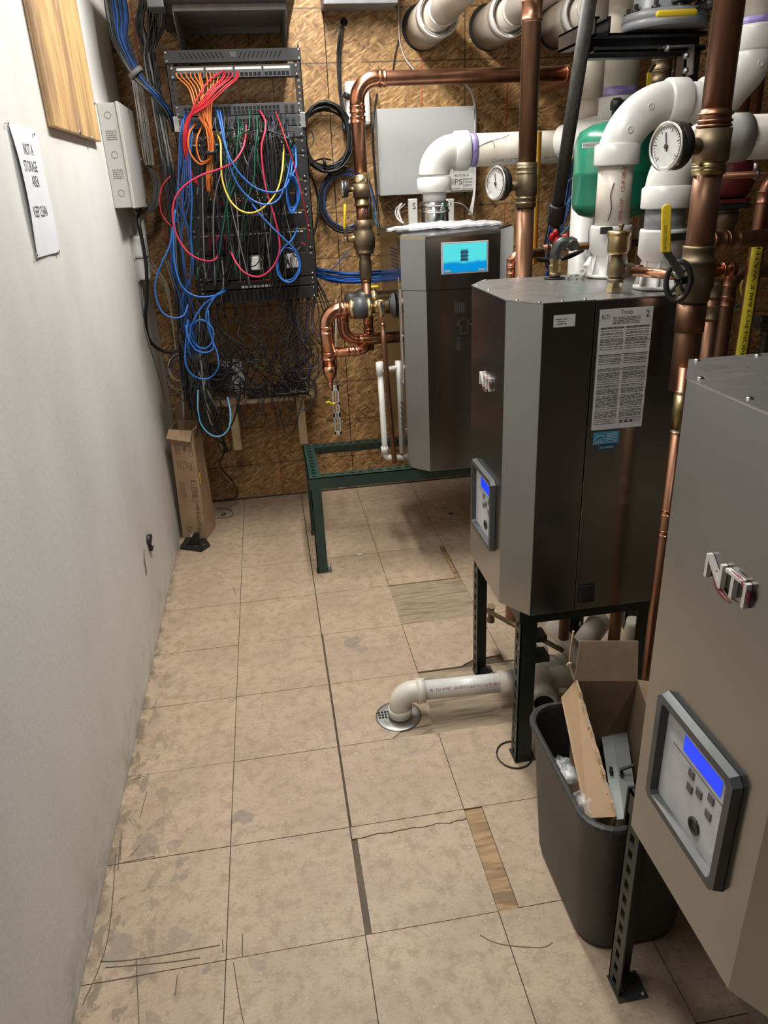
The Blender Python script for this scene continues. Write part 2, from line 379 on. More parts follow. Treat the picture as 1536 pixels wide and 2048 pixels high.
def cr(pts, k=6):                        # smooth curve through points
    P = [V(p) for p in pts]; out = []
    for i in range(len(P) - 1):
        a, b, c, d = P[max(i - 1, 0)], P[i], P[i + 1], P[min(i + 2, len(P) - 1)]
        for j in range(k):
            t = j / k; out.append(.5 * ((2 * b) + (c - a) * t + (2 * a - 5 * b + 4 * c - d) * t * t + (3 * b - a - 3 * c + d) * t ** 3))
    return out + [P[-1]]
def fillet(pts, r, k=8):
    P = [V(p) for p in pts]; out = [P[0]]
    for i in range(1, len(P) - 1):
        a = (P[i - 1] - P[i]); b = (P[i + 1] - P[i]); ang = a.angle(b); t = min(r / math.tan(ang / 2), a.length * .49 if i > 1 else a.length * .98, b.length * .49 if i < len(P) - 2 else b.length * .98); rr = t * math.tan(ang / 2)
        a.normalize(); b.normalize(); bis = (a + b).normalized(); c = P[i] + bis * (rr / math.sin(ang / 2)); s0 = P[i] + a * t - c; s1 = P[i] + b * t - c; th = s0.angle(s1)
        for j in range(k + 1):
            u = j / k; out.append(c + (s0 * math.sin((1 - u) * th) + s1 * math.sin(u * th)) / math.sin(th))
    return out + [P[-1]]
def ring(g, p, d, r, ln, m, lip=None):   # coupling sleeve with a raised bead at both ends
    d = V(d).normalized(); p = V(p) - d * ln / 2; b = r * 1.12
    g.lathe(p, d, [(0, r * .98), (0, b), (ln * .12, b), (ln * .16, r * 1.05), (ln * .84, r * 1.05), (ln * .88, b), (ln, b), (ln, r * .98)], m, 24)
    if lip:
        for t in (0, ln): g.lathe(p + d * (t - .002), d, [(0, r * .99), (.0, r * 1.07), (.004, r * 1.07), (.004, r * .99)], lip, 24)
def screw(g, p, d, r=.004, m='chrome'):
    g.lathe(p, d, [(0, r), (.0012, r), (.0025, r * .6)], m, 8)
def cup(g, p, d, r, ln, m='pvc'):        # moulded pvc socket
    p, d = V(p), V(d).normalized(); g.lathe(p, d, [(0, r * 1.02), (0, r * 1.16), (.004, r * 1.18), (ln * .8, r * 1.18), (ln, r * 1.04)], m, 28)

# ------------------------------------------------------------ setting
YB = 3.742
G().box(-.12, 0, -1.3, 3.9, -.02, 2.7, 'white_wall').build('wall_left', kind='structure')
G().box(-.12, 3.42, -1.3, 3.9, 2.7, 2.76, 'ceiling_paint').build('ceiling', kind='structure')
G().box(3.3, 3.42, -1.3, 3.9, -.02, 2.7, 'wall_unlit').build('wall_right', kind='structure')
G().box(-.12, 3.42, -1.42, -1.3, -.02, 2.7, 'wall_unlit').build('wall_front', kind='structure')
wb = G().box(0, 3.3, YB + .012, YB + .12, -.02, 2.7, 'hole').build('wall_back', kind='structure')
for x0, x1 in ((.002, .901), (.905, 2.12), (2.124, 3.298)): G().box(x0, x1, YB, YB + .013, .006, 2.695, 'osb').build('osb_panel', wb)
fl = G().box(-.02, 3.3, -1.3, YB + .02, -.03, -.005, 'dirt_dark').build('floor', kind='structure')
T, TX, TY = .3048, .3031, 2.934
rnd = random.Random(3)
def tile(poly, name='floor_tile', z0=-.0048, z1=0, m='floor_tile'):
    dz = rnd.uniform(-.0004, .0004)
    return G().prism([(x, y, z0) for x, y in poly], (0, 0, z1 + dz - z0), m).build(name, fl)
xs = [0, TX, TX + T, TX + 2 * T, TX + 3 * T, TX + 4 * T, TX + 5 * T, TX + 6 * T, 2.6, 2.95, 3.3]
for ci in range(10):
    for k in range(-3, 14):
        x0, x1 = xs[ci] + .0011, xs[ci + 1] - .0011
        y1, y0 = min(TY - k * T, YB), max(TY - (k + 1) * T, -1.3)
        if y1 - y0 < .02: continue
        y0 += .001; y1 -= .001
        if ci in (3, 4) and k in (3,) or (ci == 3 and k == 1):                 # boards missing, bare plywood below
            tile([(x0 - .002, y0), (x1 + .002, y0), (x1 + .002, y1), (x0 - .002, y1)], 'bare_plywood', -.005, -.0038, 'subfloor_old'); continue
        if ci == 2 and 2 <= k <= 4: x0 += .0045
        if ci == 2 and k <= 1: x0 += .0015
        if ci == 2 and k == 5: x0 += .001
        if ci == 3 and k == 5: x0 += .048
        if ci == 3 and k == 0: x1 -= .02
        if ci == 2 and k == 3:
            tile([(x1 - .15, y0), (x1, y0), (x1, y0 + .13), (x1 - .15, y0 + .05)], 'bare_plywood', -.005, -.0036, 'subfloor_old')
            tile([(x0, y0), (x1 - .14, y0), (x1 - .10, y0 + .035), (x1 - .01, y0 + .04), (x1, y0 + .12), (x1, y1), (x0, y1)]); continue
        if ci == 2 and k == 5:                        # cracked board, the crack runs right across
            n = 26; cr_ = [(x0 + (x1 - x0) * i / n, y1 - .036 - .002 * math.sin(i * .9) + rnd.uniform(-.0022, .0022) + .004 * i / n) for i in range(n + 1)]
            tile([(x0, y1)] + cr_ + [(x1, y1)])
            tile([(x0 + .013, y0)] + [(max(a, x0 + .013), b - .003) for a, b in cr_] + [(x1, y0)])
            tile([(x0 - .003, y0), (x0 + .014, y0), (x0 + .014, y1 - .04), (x0 - .003, y1 - .04)], 'exposed_glue', -.005, -.0035, 'dirt'); continue
        if ci == 3 and k == 2:
            tile([(x0, y0 + .003), (x0 + .15, y0 + .003), (x0 + .18, y0 + .02), (x0 + .20, y0 + .03), (x1, y0 + .04), (x1, y1), (x0, y1)]); continue
        tile([(x0, y0), (x1, y0), (x1, y1), (x0, y1)])
G().box(xs[3] + .001, xs[3] + .048, TY - 6 * T + .002, TY - 5 * T - .001, -.0049, -.0042, 'subfloor').build('bare_plywood_strip', fl)
G().box(xs[3] + T - .018, xs[3] + T - .002, TY - T + .002, TY - .002, -.0049, -.0035, 'subfloor').build('bare_plywood_strip', fl)
g = G()
for pts in (((165, 2010), (215, 1880), (232, 1700)), ((280, 1635), (294, 1583)), ((200, 1923), (275, 1918), (440, 1890)), ((445, 1878), (446, 1905)), ((272, 1915), (278, 2048)), ((200, 1965), (310, 1945)),
            ((467, 1925), (480, 2010), (488, 2048)), ((245, 1725), (310, 1712)), ((240, 1680), (236, 1740)), ((243, 1660), (240, 1720)), ((485, 1868), (485, 1912)), ((465, 1172), (472, 1190)), ((960, 1870), (1000, 1888), (1080, 1895), (1105, 1885)),
            ((210, 1935), (330, 1925), (400, 1915)), ((262, 1560), (290, 1552)), ((355, 1950), (350, 1990)), ((280, 1690), (262, 1710))):
    q = cr([Z(a, b, .0006) for a, b in pts], 8)
    for a, b in zip(q, q[1:]): g.bar(a, b, .0020, .0004, 'dirt')
g.build('floor_scratches', fl, kind='stuff')
# dark strip drawn for the gap where the back wall meets the floor
G().box(.0, 3.3, YB - .004, YB + .005, -.001, .006, 'ink').build('gap_strip_1', kind='structure')

# ------------------------------------------------------------ left wall
pp = [X(12, 243, 0), X(70, 262, 0), X(118, 503, 0), X(70, 516, 0)]
n_ = 16; g = G(); vs = []; fs = []
def sheetx(u, v): return .004 + .009 * max(0, 1 - u * 5) * math.sin(v * 3.0) + .0008 * math.sin(u * 9 + v * 7) + .0008 * noise.noise(V((u * 4, v * 4, 1)))
for j in range(n_ + 1):
    for i in range(n_ + 1):
        u, v = i / n_, j / n_; p = pp[0].lerp(pp[1], u).lerp(pp[3].lerp(pp[2], u), v)
        p.x = sheetx(u, v)
        vs.append(p)
for j in range(n_):
    for i in range(n_): a = j * (n_ + 1) + i; fs.append((a, a + n_ + 1, a + n_ + 2, a + 1))
t = thing('paper_notice', 'white paper notice reading NOT A STORAGE AREA KEEP CLEAN pinned to the white wall', 'sign', (.0, 2.08, 1.39))
g.add(vs, fs, 'paper', True)
g.add([V(p) - V((.0006, 0, 0)) for p in vs], [f[::-1] for f in fs], 'paper', True); g.build('sheet', t)
g = G(); RT, UP = (0, 1, 0), (0, 0, 1)
for s_, px, py, wd in (('NOT A', 57, 300, .075), ('STORAGE', 62, 334, .105), ('AREA', 71, 364, .06), ('KEEP CLEAN', 82, 424, .125)):
    q = X(px, py, .0045); k0 = len(g.v); g.text(s_, (.0, q.y, q.z), RT, UP, .036, 'ink', wd)
    g.v[k0:] = [(sheetx((b_ - pp[0].y) / (pp[1].y - pp[0].y), (pp[0].z - c_) / (pp[0].z - pp[3].z)) + .0005, b_, c_) for a_, b_, c_ in g.v[k0:]]
g.build('lettering', t)
g = G()
for px, py in ((66, 268), (14, 246), (72, 510), (116, 502)): q = X(px, py, .006); g.lathe((.0, q.y, q.z), (1, 0, 0), [(0, .001), (.008, .001), (.008, .004), (.010, .003)], 'chrome', 8)
g.build('thumb_tack', t)

bo = G(); a = X(115, 272, .021); b = X(205, 293, .021)
bo.box(.001, .021, a.y, b.y, 1.70, 2.62, 'pine_board')
t = thing('wooden_board', 'long varnished pine board screwed high on the white wall', 'board', (0, (a.y + b.y) / 2, 1.70))
bo.build('board', t, bevel=.003)
for px, py in ((160, 265), (185, 277), (189, 206)):
    q = X(px, py, .021); G().lathe((.0205, q.y, q.z), (1, 0, 0), [(0, .008), (.001, .008), (.003, .004)], 'zinc', 12).build('screw', t)
for dz in (0, .011):
    G().box(.004 + dz * .8, .0095 + dz * .8, a.y - .002, a.y + .001, 1.702, 2.6, 'pine_board').build('edge_ply', t)

# grey control cabinet on the wall
t = thing('control_cabinet', 'small light grey metal cabinet with vented side beside the pine board', 'cabinet', (0, 3.31, 1.483))
G().box(.001, .066, 3.14, 3.485, 1.483, 1.835, 'box_grey').build('body', t, bevel=.002)
G().box(.067, .078, 3.134, 3.49, 1.480, 1.838, 'box_grey').build('door', t, bevel=.002)
for k in range(3): 
    z = (1.795, 1.665, 1.535)[k]
    pts = [(.034 + .011 * math.cos(u * math.pi / 12), 3.1392, z + .011 * math.sin(u * math.pi / 12)) for u in range(24)]
    G().tube(pts, .0006, 'dark_grey', 4, closed=True).build('knockout', t)
for zc in (1.73, 1.60):
    g = G()
    for i in range(7):
        for j in range(5): g.cyl((.018 + i * .0055, 3.1388, zc - .014 + j * .007), (.018 + i * .0055, 3.1402, zc - .014 + j * .007), .0016, 'hole', 6)
    g.build('vent_holes', t, kind='stuff')
G().box(.0782, .0786, 3.455, 3.482, 1.492, 1.512, 'ink').build('sticker', t)
G().cyl((.078, 3.482, 1.66), (.086, 3.482, 1.66), .006, 'chrome', 10).build('lock', t)

for i, (c, dz, lb) in enumerate((((285, 452), .045, 'upper small white wall box half hidden behind the black cable'), ((278, 494), .043, 'middle white plastic wall box below the grey cabinet'), ((285, 538), .045, 'lowest white plastic wall box below the grey cabinet'))):
    q = X(*c, .02); yy = (3.53, 3.42, 3.43)[i]; q = Y((288, 291, 297)[i], c[1], yy - .035)
    t = thing('wall_box', lb, 'junction box', (0, yy, q.z - dz), None)
    G().box(.001, max(q.x, .03), yy - .035, yy + .045, q.z - dz, q.z + dz, 'white_plastic').build('cover', t, bevel=.008)
    G().box(.0005, .006, yy - .038, yy + .048, q.z - dz - .003, q.z + dz + .003, 'white_plastic').build('base', t)

def cable(pts, r, m, name, label, cat='cable', group=None, n=6, k=5):
    return G().tube(cr(pts, k), r, m, n).build(name, label=label, category=cat, group=group)
cable([V((.05, 3.46, 1.47)), Y(277, 440, 3.33), Y(286, 490, 3.33), Y(293, 540, 3.33), Y(293, 600, 3.34), Y(291, 640, 3.36), Y(299, 680, 3.42), Y(325, 702, 3.45), Y(365, 705, 3.45), Y(390, 705, 3.40)], .0075, 'c_black', 'power_cable', 'thick black cable running down the white wall past the white boxes', n=8)
cable([X(284, 556, .012), X(286, 600, .004), X(290, 660, .003), X(305, 710, .003), X(320, 760, .003), X(330, 800, .003)], .002, 'c_grey', 'thin_wire', 'thin grey wire down the white wall beneath the lowest white box')
# clip and hole low on the wall
q = X(296, 1085, .0)
g = G().box(.0, .014, q.y - .022, q.y + .028, q.z + .004, q.z + .022, 'bracket_black').box(.0, .010, q.y - .004, q.y + .012, q.z - .03, q.z + .004, 'bracket_black').box(0, .012, q.y - .004, q.y + .036, q.z - .036, q.z - .030, 'bracket_black')
g.lathe((.001, q.y - .006, q.z + .013), (1, 0, 0), [(0, .02), (.012, .018), (.014, .012)], 'bracket_black', 12)
g.build('wall_clip', label='small broken black plastic clip low on the white wall', category='clip', bevel=.001)
cable([X(289, 1098, .004), X(289, 1120, .004), X(292, 1138, .003), X(293, 1150, .002)], .002, 'c_grey', 'wire_stub', 'short grey wire end hanging below the black wall clip')

# ------------------------------------------------------------ stands
def angle(g, a, b, u, v, wd, th, m, slots=(True, True), pitch=.038):
    """slotted L-section from a to b, flanges along u and v"""
    a, b, u, v = V(a), V(b), V(u), V(v); d = b - a; ln = d.length; d.normalize()
    for f, o, sl in ((u, v, slots[0]), (v, u, slots[1])):
        def piece(t0, t1, w0, w1): g.obox(a + d * (t0 + t1) / 2 + f * (w0 + w1) / 2 + o * th / 2, d * (t1 - t0) / 2, f * (w1 - w0) / 2, o * th / 2, m)
        if not sl: piece(0, ln, 0, wd); continue
        piece(0, ln, 0, wd * .34); piece(0, ln, wd * .68, wd); n = max(1, int(ln / pitch)); st = ln / n
        for i in range(n + 1):
            t0, t1 = max(0, i * st - st * .22), min(ln, i * st + st * .22); piece(t0, t1, wd * .34, wd * .68)
def stand(x0, x1, y0, y1, zt, m, label, rail_open=True, leg_slot=True):
    t = thing('boiler_stand', label, 'metal stand', ((x0 + x1) / 2, (y0 + y1) / 2, 0)); W = .044; th = .0035
    for sx, x in ((1, x0), (-1, x1)):
        for sy, y in ((1, y0), (-1, y1)):
            g = G(); angle(g, (x, y, .004), (x, y, zt - .002), (sx, 0, 0), (0, sy, 0), W, th, m, (False, leg_slot)); g.build('leg', t)
            g = G(); g.box(x - .003 * sx, x + .060 * sx, y - .002 * sy, y + .055 * sy, .0006, .0035, 'castiron' if leg_slot else 'zinc')
            g.lathe((x + .052 * sx, y + .047 * sy, .0035), (0, 0, 1), [(0, .006), (.004, .006), (.004, .004), (.007, .003)], 'zinc', 6); g.build('foot_plate', t)
    for y, sy in ((y0 - .0005, 1), (y1 + .0005, -1)):
        g = G(); angle(g, (x0 - .004, y, zt), (x1, y, zt), (0, sy, 0), (0, 0, -1), .05, th, m, (rail_open, False)); g.build('rail', t)
    for x, sx in ((x0 - .004, 1), (x1 + .004, -1)):
        g = G(); angle(g, (x, y0, zt + .0005), (x, y1, zt + .0005), (sx, 0, 0), (0, 0, -1), .05, th, m, (rail_open, not leg_slot)); g.build('rail', t)
    return t
stand(1.10, 1.465, 1.545, 2.00, .512, 'stand_black', 'black slotted angle stand under the middle boiler with the rating label')
stand(1.09, 1.465, .46, .918, .512, 'stand_black', 'black slotted angle stand under the nearest boiler at the right edge')
stand(.632, 1.50, 2.80, 3.24, .440, 'green_stand', 'dark green stand standing out to the left of the touchscreen boiler', leg_slot=False)
# ring left on the floor round the middle stand's near foot
q = V((1.105, 1.575, .003)); G().tube([q + V((.05 * math.cos(a * .35), .055 * math.sin(a * .35), 0)) for a in range(18)], .0022, 'black', 6, closed=True).build('floor_ring', label='thin black ring lying on the floor around the near foot of the middle stand', category='ring')

# ------------------------------------------------------------ wall hung style boilers on stands (middle and nearest)
def trinity(y0, label, near):
    x0, x1, z0, z1 = 1.05, 1.475, .515, 1.275; yc = y0 + .22
    t = thing('boiler', label, 'boiler', ((x0 + x1) / 2, y0 + .225, z0))
    fp = [(1.105, y0), (1.22, y0), (1.22, y0 + .45), (1.105, y0 + .45), (x0, y0 + .36), (x0, y0 + .08)]
    G().prism([(x, y, z0) for x, y in fp], (0, 0, z1 - z0), 'stainless').build('front_jacket', t, bevel=.0012)
    G().box(1.2225, x1, y0 + .001, y0 + .449, z0, z1 - .002, 'stainless').build('side_jacket', t, bevel=.0012)
    tp = [(1.104, y0 - .001), (1.222, y0 - .001), (1.222, y0 + .451), (1.104, y0 + .451), (x0 - .001, y0 + .361), (x0 - .001, y0 + .079)]
    G().prism([(x, y, z1) for x, y in tp], (0, 0, .002), 'stainless_top').build('top_cover', t)
    G().box(1.2235, x1 + .001, y0 - .001, y0 + .451, z1 - .0015, z1 + .001, 'stainless_top').build('top_panel', t)
    for x, y in ((1.07, y0 + .065), (1.10, y0 + .008), (1.15, y0 + .008), (1.20, y0 + .008), (1.062, y0 + .25), (1.062, y0 + .35), (1.11, y0 + .44), (1.20, y0 + .44)):
        g = G(); screw(g, (x, y, z1 + .002), (0, 0, 1), .0042); g.build('screw', t)
    # badge
    xf = x0 - .0006; b = G().text('NTI', (xf, yc - .005, 1.064), (0, -1, 0), (0, 0, 1), .046, 'badge_white', .082, .007); bo = b.build('badge', t, label='raised NTI badge')
    g = G()
    for s_, a0 in ((1, -.3), (-1, math.pi - .3)):
        pts = [V((xf - .004, yc - .016 - .033 * math.cos(a0 + u * .2) * 1.0, 1.062 + .020 * math.sin(a0 + u * .2))) for u in range(11)]
        g.tube(pts, [.0006 + .0028 * math.sin(math.pi * i / 10) for i in range(11)], 'badge_red', 6)
    g.build('badge_swoosh', bo)
    # control panel
    pz, pw, ph = .735, .19, .20; cp = G()
    o_, i_ = [], []
    def rect(w_, h_, c_, x): return [(x, yc - w_ / 2 + c_, pz - h_ / 2), (x, yc + w_ / 2 - c_, pz - h_ / 2), (x, yc + w_ / 2, pz - h_ / 2 + c_), (x, yc + w_ / 2, pz + h_ / 2 - c_), (x, yc + w_ / 2 - c_, pz + h_ / 2), (x, yc - w_ / 2 + c_, pz + h_ / 2), (x, yc - w_ / 2, pz + h_ / 2 - c_), (x, yc - w_ / 2, pz - h_ / 2 + c_)]
    R = [rect(pw, ph, .010, xf), rect(pw - .006, ph - .006, .009, xf - .012), rect(pw - .030, ph - .030, .006, xf - .012), rect(pw - .038, ph - .038, .004, xf - .001)]
    vs = sum(R, []); fs = [(k * 8 + i, k * 8 + (i + 1) % 8, (k + 1) * 8 + (i + 1) % 8, (k + 1) * 8 + i) for k in range(3) for i in range(8)]
    cp.add(vs, fs, 'bezel'); cpo = cp.build('control_panel', t)
    G().box(xf - .0008, xf, yc - (pw - .036) / 2, yc + (pw - .036) / 2, pz - (ph - .036) / 2, pz + (ph - .036) / 2, 'keypad').build('keypad', cpo)
    G().box(xf - .0016, xf - .0008, yc - .060, yc + .030, pz + .040, pz + .066, 'lcd_blue').build('display', cpo, label='lit blue display')
    for px, py in ((1386, 1547), (1382, 1575), (1401, 1586), (1425, 1598), (1419, 1629)):
        q = X(px, py, 1.05); yy = q.y + (y0 - .48); G().box(xf - .0028, xf - .0008, yy - .0065, yy + .0065, q.z - .0065, q.z + .0065, 'button').build('button', cpo, bevel=.0006)
    q = X(1391, 1651, 1.05); yy = q.y + (y0 - .48)
    G().lathe((xf - .0008, yy, q.z), (-1, 0, 0), [(0, .0125), (.003, .0125), (.0035, .0095), (.001, .009)], 'black', 20).build('dial', cpo)
    g = G(); g.box(xf - .0012, xf - .0008, yc - .075, yc + .055, pz + .0315, pz + .0325, 'ink'); g.build('keypad_print', cpo)
    return t
t = trinity(1.50, 'middle steel boiler with a white rating label on its dark side', True)
yf = 1.4995
def onside(x0, x1, z0, z1, m, name, par, d=.0006): return G().box(x0, x1, yf - d, yf + .0005, z0, z1, m).build(name, par)
rl = onside(1.232, 1.352, .988, 1.255, 'label_white', 'rating_label', t)
g = G(); rnd = random.Random(8)
def tl(g, x0, x1, z, h, m='ink', gap=True):
    x = x0
    while x < x1 - .002:
        w_ = min(rnd.uniform(.006, .018), x1 - x); g.box(x, x + w_, yf - .0009, yf - .0006, z, z + h, m); x += w_ + .0018
R1, U1 = (1, 0, 0), (0, 0, 1)
g.text('Trinity', (1.292, yf - .0007, 1.247), R1, U1, .013, 'ink', .028, .0003)
g.text('NTI', (1.245, yf - .0007, 1.238), R1, U1, .015, 'ink', .016, .0003)
g.text('2', (1.340, yf - .0007, 1.240), R1, U1, .020, 'ink', .008, .0003)
z = 1.236
while z > 1.222: tl(g, 1.262, 1.325, z, .0011); z -= .0032
z = 1.216
while z > 1.0:
    if 1.128 < z < 1.135 or 1.16 < z < 1.165: z -= .004; continue
    tl(g, 1.236, 1.288, z, .0010); tl(g, 1.294, 1.347, z, .0010); z -= rnd.choice((.0026, .0026, .0032, .0048))
for z in (1.215, 1.185, 1.158, 1.125, 1.06): g.box(1.235, 1.349, yf - .0009, yf - .0006, z, z + .0004, 'ink')
g.build('print', rl)
for xx in (1.300, 1.312, 1.325): G().lathe((xx, yf - .0006, 1.004), (0, -1, 0), [(0, .003), (.0004, .003)], 'ink', 10).build('mark', rl)
st = onside(1.238, 1.300, .953, .982, 'sticker_blue', 'blue_sticker', t)
g = G().box(1.240, 1.266, yf - .0009, yf - .0006, .9565, .9575, 'label_white')
pts = [V((1.254 + .011 * math.cos(a * .26), yf - .001, .963 + .012 * math.sin(a * .26))) for a in range(13)]; g.tube(pts, .0005, 'label_white', 4)
for k in range(6): g.box(1.270, 1.296, yf - .0009, yf - .0006, .958 + k * .0038, .9588 + k * .0038, 'label_white')
g.text('energy', (1.252, yf - .0008, .9615), R1, U1, .007, 'label_white', .017, .0003); g.build('print', st)
s2 = onside(1.250, 1.292, .938, .951, 'sticker_blue_dark', 'dark_blue_sticker', t)
G().text('AHRI CERTIFIED', (1.271, yf - .0007, .9445), R1, U1, .006, 'label_white', .034, .0003).build('print', s2)
s3 = onside(1.130, 1.177, 1.225, 1.250, 'label_white', 'serial_label', t)
g = G(); tl(g, 1.133, 1.158, 1.241, .0013); tl(g, 1.137, 1.158, 1.236, .001); tl(g, 1.137, 1.158, 1.231, .0015); g.build('print', s3)
G().box(1.232, 1.272, yf - .004, yf, .535, .585, 'black').build('side_latch', t, bevel=.002)
trinity(.48, 'nearest steel boiler with a white NTI badge and lit blue display at the right edge', False)

# ------------------------------------------------------------ touchscreen boiler
zb, zm, zt_ = .444, 1.155, 1.352
t = thing('boiler', 'far steel boiler with a lit touchscreen under the white vent elbow', 'boiler', (1.25, 2.97, zb))
def ply(o=0): return [(1.045 - o, 2.86), (1.045 - o, 2.815 - o), (1.120 - o * .5, 2.742 - o), (1.395 + o * .5, 2.742 - o), (1.465 + o, 2.815 - o), (1.465 + o, 2.86)]
G().prism([(x, y, zb) for x, y in ply()], (0, 0, zm - zb), 'stainless').build('front_jacket', t, bevel=.0015)
g = G(); n = 6; P0 = [V((x, y, zm + .002)) for x, y in ply(.006)]
zs = [1.352, 1.352, 1.346, 1.358, 1.366, 1.368]; rr = [(1.0, 0), (1.0, .93), (.985, .98), (.94, 1.0)]
vs = []; cx, cy = 1.255, 2.86
for sc_, h in rr:
    for i, p in enumerate(P0): vs.append((cx + (p.x - cx) * sc_, cy + (p.y - cy) * sc_, p.z + (zs[i] - p.z) * h))
fs = [(k * n + i, k * n + (i + 1) % n, (k + 1) * n + (i + 1) % n, (k + 1) * n + i) for k in range(3) for i in range(n)] + [tuple(range(18, 24)), tuple(range(6))[::-1]]
g.add(vs, fs, 'stainless').build('hood', t)
G().box(1.05, 1.46, 2.862, 3.37, zb, 1.345, 'stainless_dark').build('rear_casing', t, bevel=.002)
G().box(1.04, 1.468, 2.865, 3.38, 1.346, 1.358, 'stainless').build('top_cover', t)
# side vents facing the left wall
for z0, z1, y0_, y1_, nm in ((1.22, 1.30, 2.90, 3.08, 'vent_slots'), (.56, .70, 2.88, 3.06, 'vent_slots')):
    g = G(); nz = 6
    for i in range(nz):
        for j in range(5): g.box(1.0485, 1.052, y0_ + j * .036 + i * .004, y0_ + j * .036 + .026 + i * .004, z0 + i * (z1 - z0) / nz, z0 + i * (z1 - z0) / nz + .005, 'hole')
    g.build(nm, t, kind='stuff')
G().box(1.0483, 1.0499, 2.88, 2.925, .78, 1.19, 'label_white').build('side_reflection', t)  # pale strip painted as the light reflection running down this side
g = G()
for k in range(60): g.box(1.0478, 1.0484, 2.883 + rnd.uniform(0, .01), 2.92, .79 + k * .0065, .7925 + k * .0065, 'ink')
g.build('side_reflection_lines', t)  # dark lines added across the painted reflection
for z in (1.30, 1.19, .98, .60): g = G(); screw(g, (1.0445, 2.84, z), (-1, 0, 0), .006); g.build('screw', t)
a = Y(887, 546, 2.735); b = Y(973, 484, 2.735)
fr = G(); fr.box(a.x - .008, b.x + .008, 2.7335, 2.738, a.z - .006, b.z + .006, 'keypad'); sf = fr.build('screen_frame', t, bevel=.002)
G().box(a.x, b.x, 2.7318, 2.7336, a.z, b.z, 'touchscreen').build('touchscreen', sf, label='lit blue and cyan touchscreen')
m_ = (a + b) / 2; g = G()
g.box(m_.x - .016, m_.x + .010, 2.7312, 2.7318, m_.z - .012, m_.z + .028, 'sticker_blue')
for i in range(3): g.box(m_.x - .019, m_.x + .013, 2.731, 2.7318, m_.z - .008 + i * .013, m_.z - .005 + i * .013, 'sticker_blue_dark')
g.box(a.x + .004, a.x + .026, 2.7312, 2.7318, a.z + .002, a.z + .009, 'keypad').box(b.x - .03, b.x - .006, 2.7312, 2.7318, a.z + .002, a.z + .008, 'keypad'); g.build('screen_picture', sf)
g = G(); xa = Y(928, 650, 2.741)          # dark outline marks on the front
def mk(x0, x1, z0, z1): g.box(xa.x + x0, xa.x + x1, 2.7412, 2.742, xa.z + z0, xa.z + z1, 'ink')
mk(-.014, -.011, -.03, .0); mk(.011, .014, -.03, .0); mk(-.014, .014, -.032, -.030)
g.bar((xa.x - .03, 2.7415, xa.z), (xa.x, 2.7415, xa.z + .03), .001, .003, 'ink'); g.bar((xa.x + .03, 2.7415, xa.z), (xa.x, 2.7415, xa.z + .03), .001, .003, 'ink'); mk(-.03, -.012, -.001, .002); mk(.012, .03, -.001, .002)
for i in range(5): mk(-.035 + i * .008, -.030 + i * .008, .045, .085)
for i in range(8): mk(-.03, -.012, -.05 - i * .006, -.047 - i * .006)
g.build('front_marks', t)

# ------------------------------------------------------------ pipework
def vz(px, py, y): return Y(px, py, y)
def gauge(c, d, r, depth, label, stem_to, name='pressure_gauge', group=None):
    c, d = V(c), V(d).normalized(); t = thing(name, label, 'gauge', c, group)
    G().lathe(c - d * depth, d, [(0, r * .75), (.003, r * .95), (.006, r), (depth * .8, r)], 'black', 32).build('case', t)
    G().lathe(c - d * depth * .22, d, [(0, r * 1.0), (0, r * 1.04), (depth * .22, r * 1.04), (depth * .25, r * .98), (depth * .25, r * .88), (depth * .12, r * .87)], 'chrome', 32, closed=False).build('bezel', t)
    fc = c - d * depth * .10; G().lathe(fc, d, [(0, r * .88), (.0005, r * .88)], 'label_white', 32).build('dial_face', t)
    rt = V((0, 0, 1)).cross(d).normalized() * 1; rt = rt if rt.length else V((1, 0, 0)); up = d.cross(rt).normalized(); f = fc + d * .001
    g = G()
    for i in range(27):
        a = math.radians(225 - i * 10.4); u = rt * math.cos(a) + up * math.sin(a); s_ = .62 if i % 5 == 0 else .70
        g.bar(f + u * r * s_, f + u * r * .80, .0012 if i % 5 == 0 else .0006, .0004, 'ink', d)
    g.build('scale', t, kind='stuff')
    g = G()
    a = math.radians(100); u = rt * math.cos(a) + up * math.sin(a); g.bar(f - u * r * .2 + d * .001, f + u * r * .6 + d * .001, .002, .0008, 'ink', d); g.lathe(f + d * .0005, d, [(0, .004), (.003, .004)], 'ink', 10); g.build('needle', t)
    G().cyl(c - d * depth * .9, stem_to, .008, 'brass_old', 12).build('stem', t)
    return t
def lever(t, p0, p1, wd, m='yellow', hub=None, mh='zinc'):
    p0, p1 = V(p0), V(p1); d = p1 - p0; g = G(); g.tube([p0, p0 + d * .04, p0 + d * .5, p1 - d * .05, p1], [wd * .38, wd * .5, wd * .5, wd * .5, wd * .3], m, 8); ob = g.build('handle', t, label='yellow lever handle')
    if hub is not None: G().bar(hub, p0 + d * .1, wd * .8, .003, mh, up=(0, -1, 0)).build('lever_arm', t)
    return ob

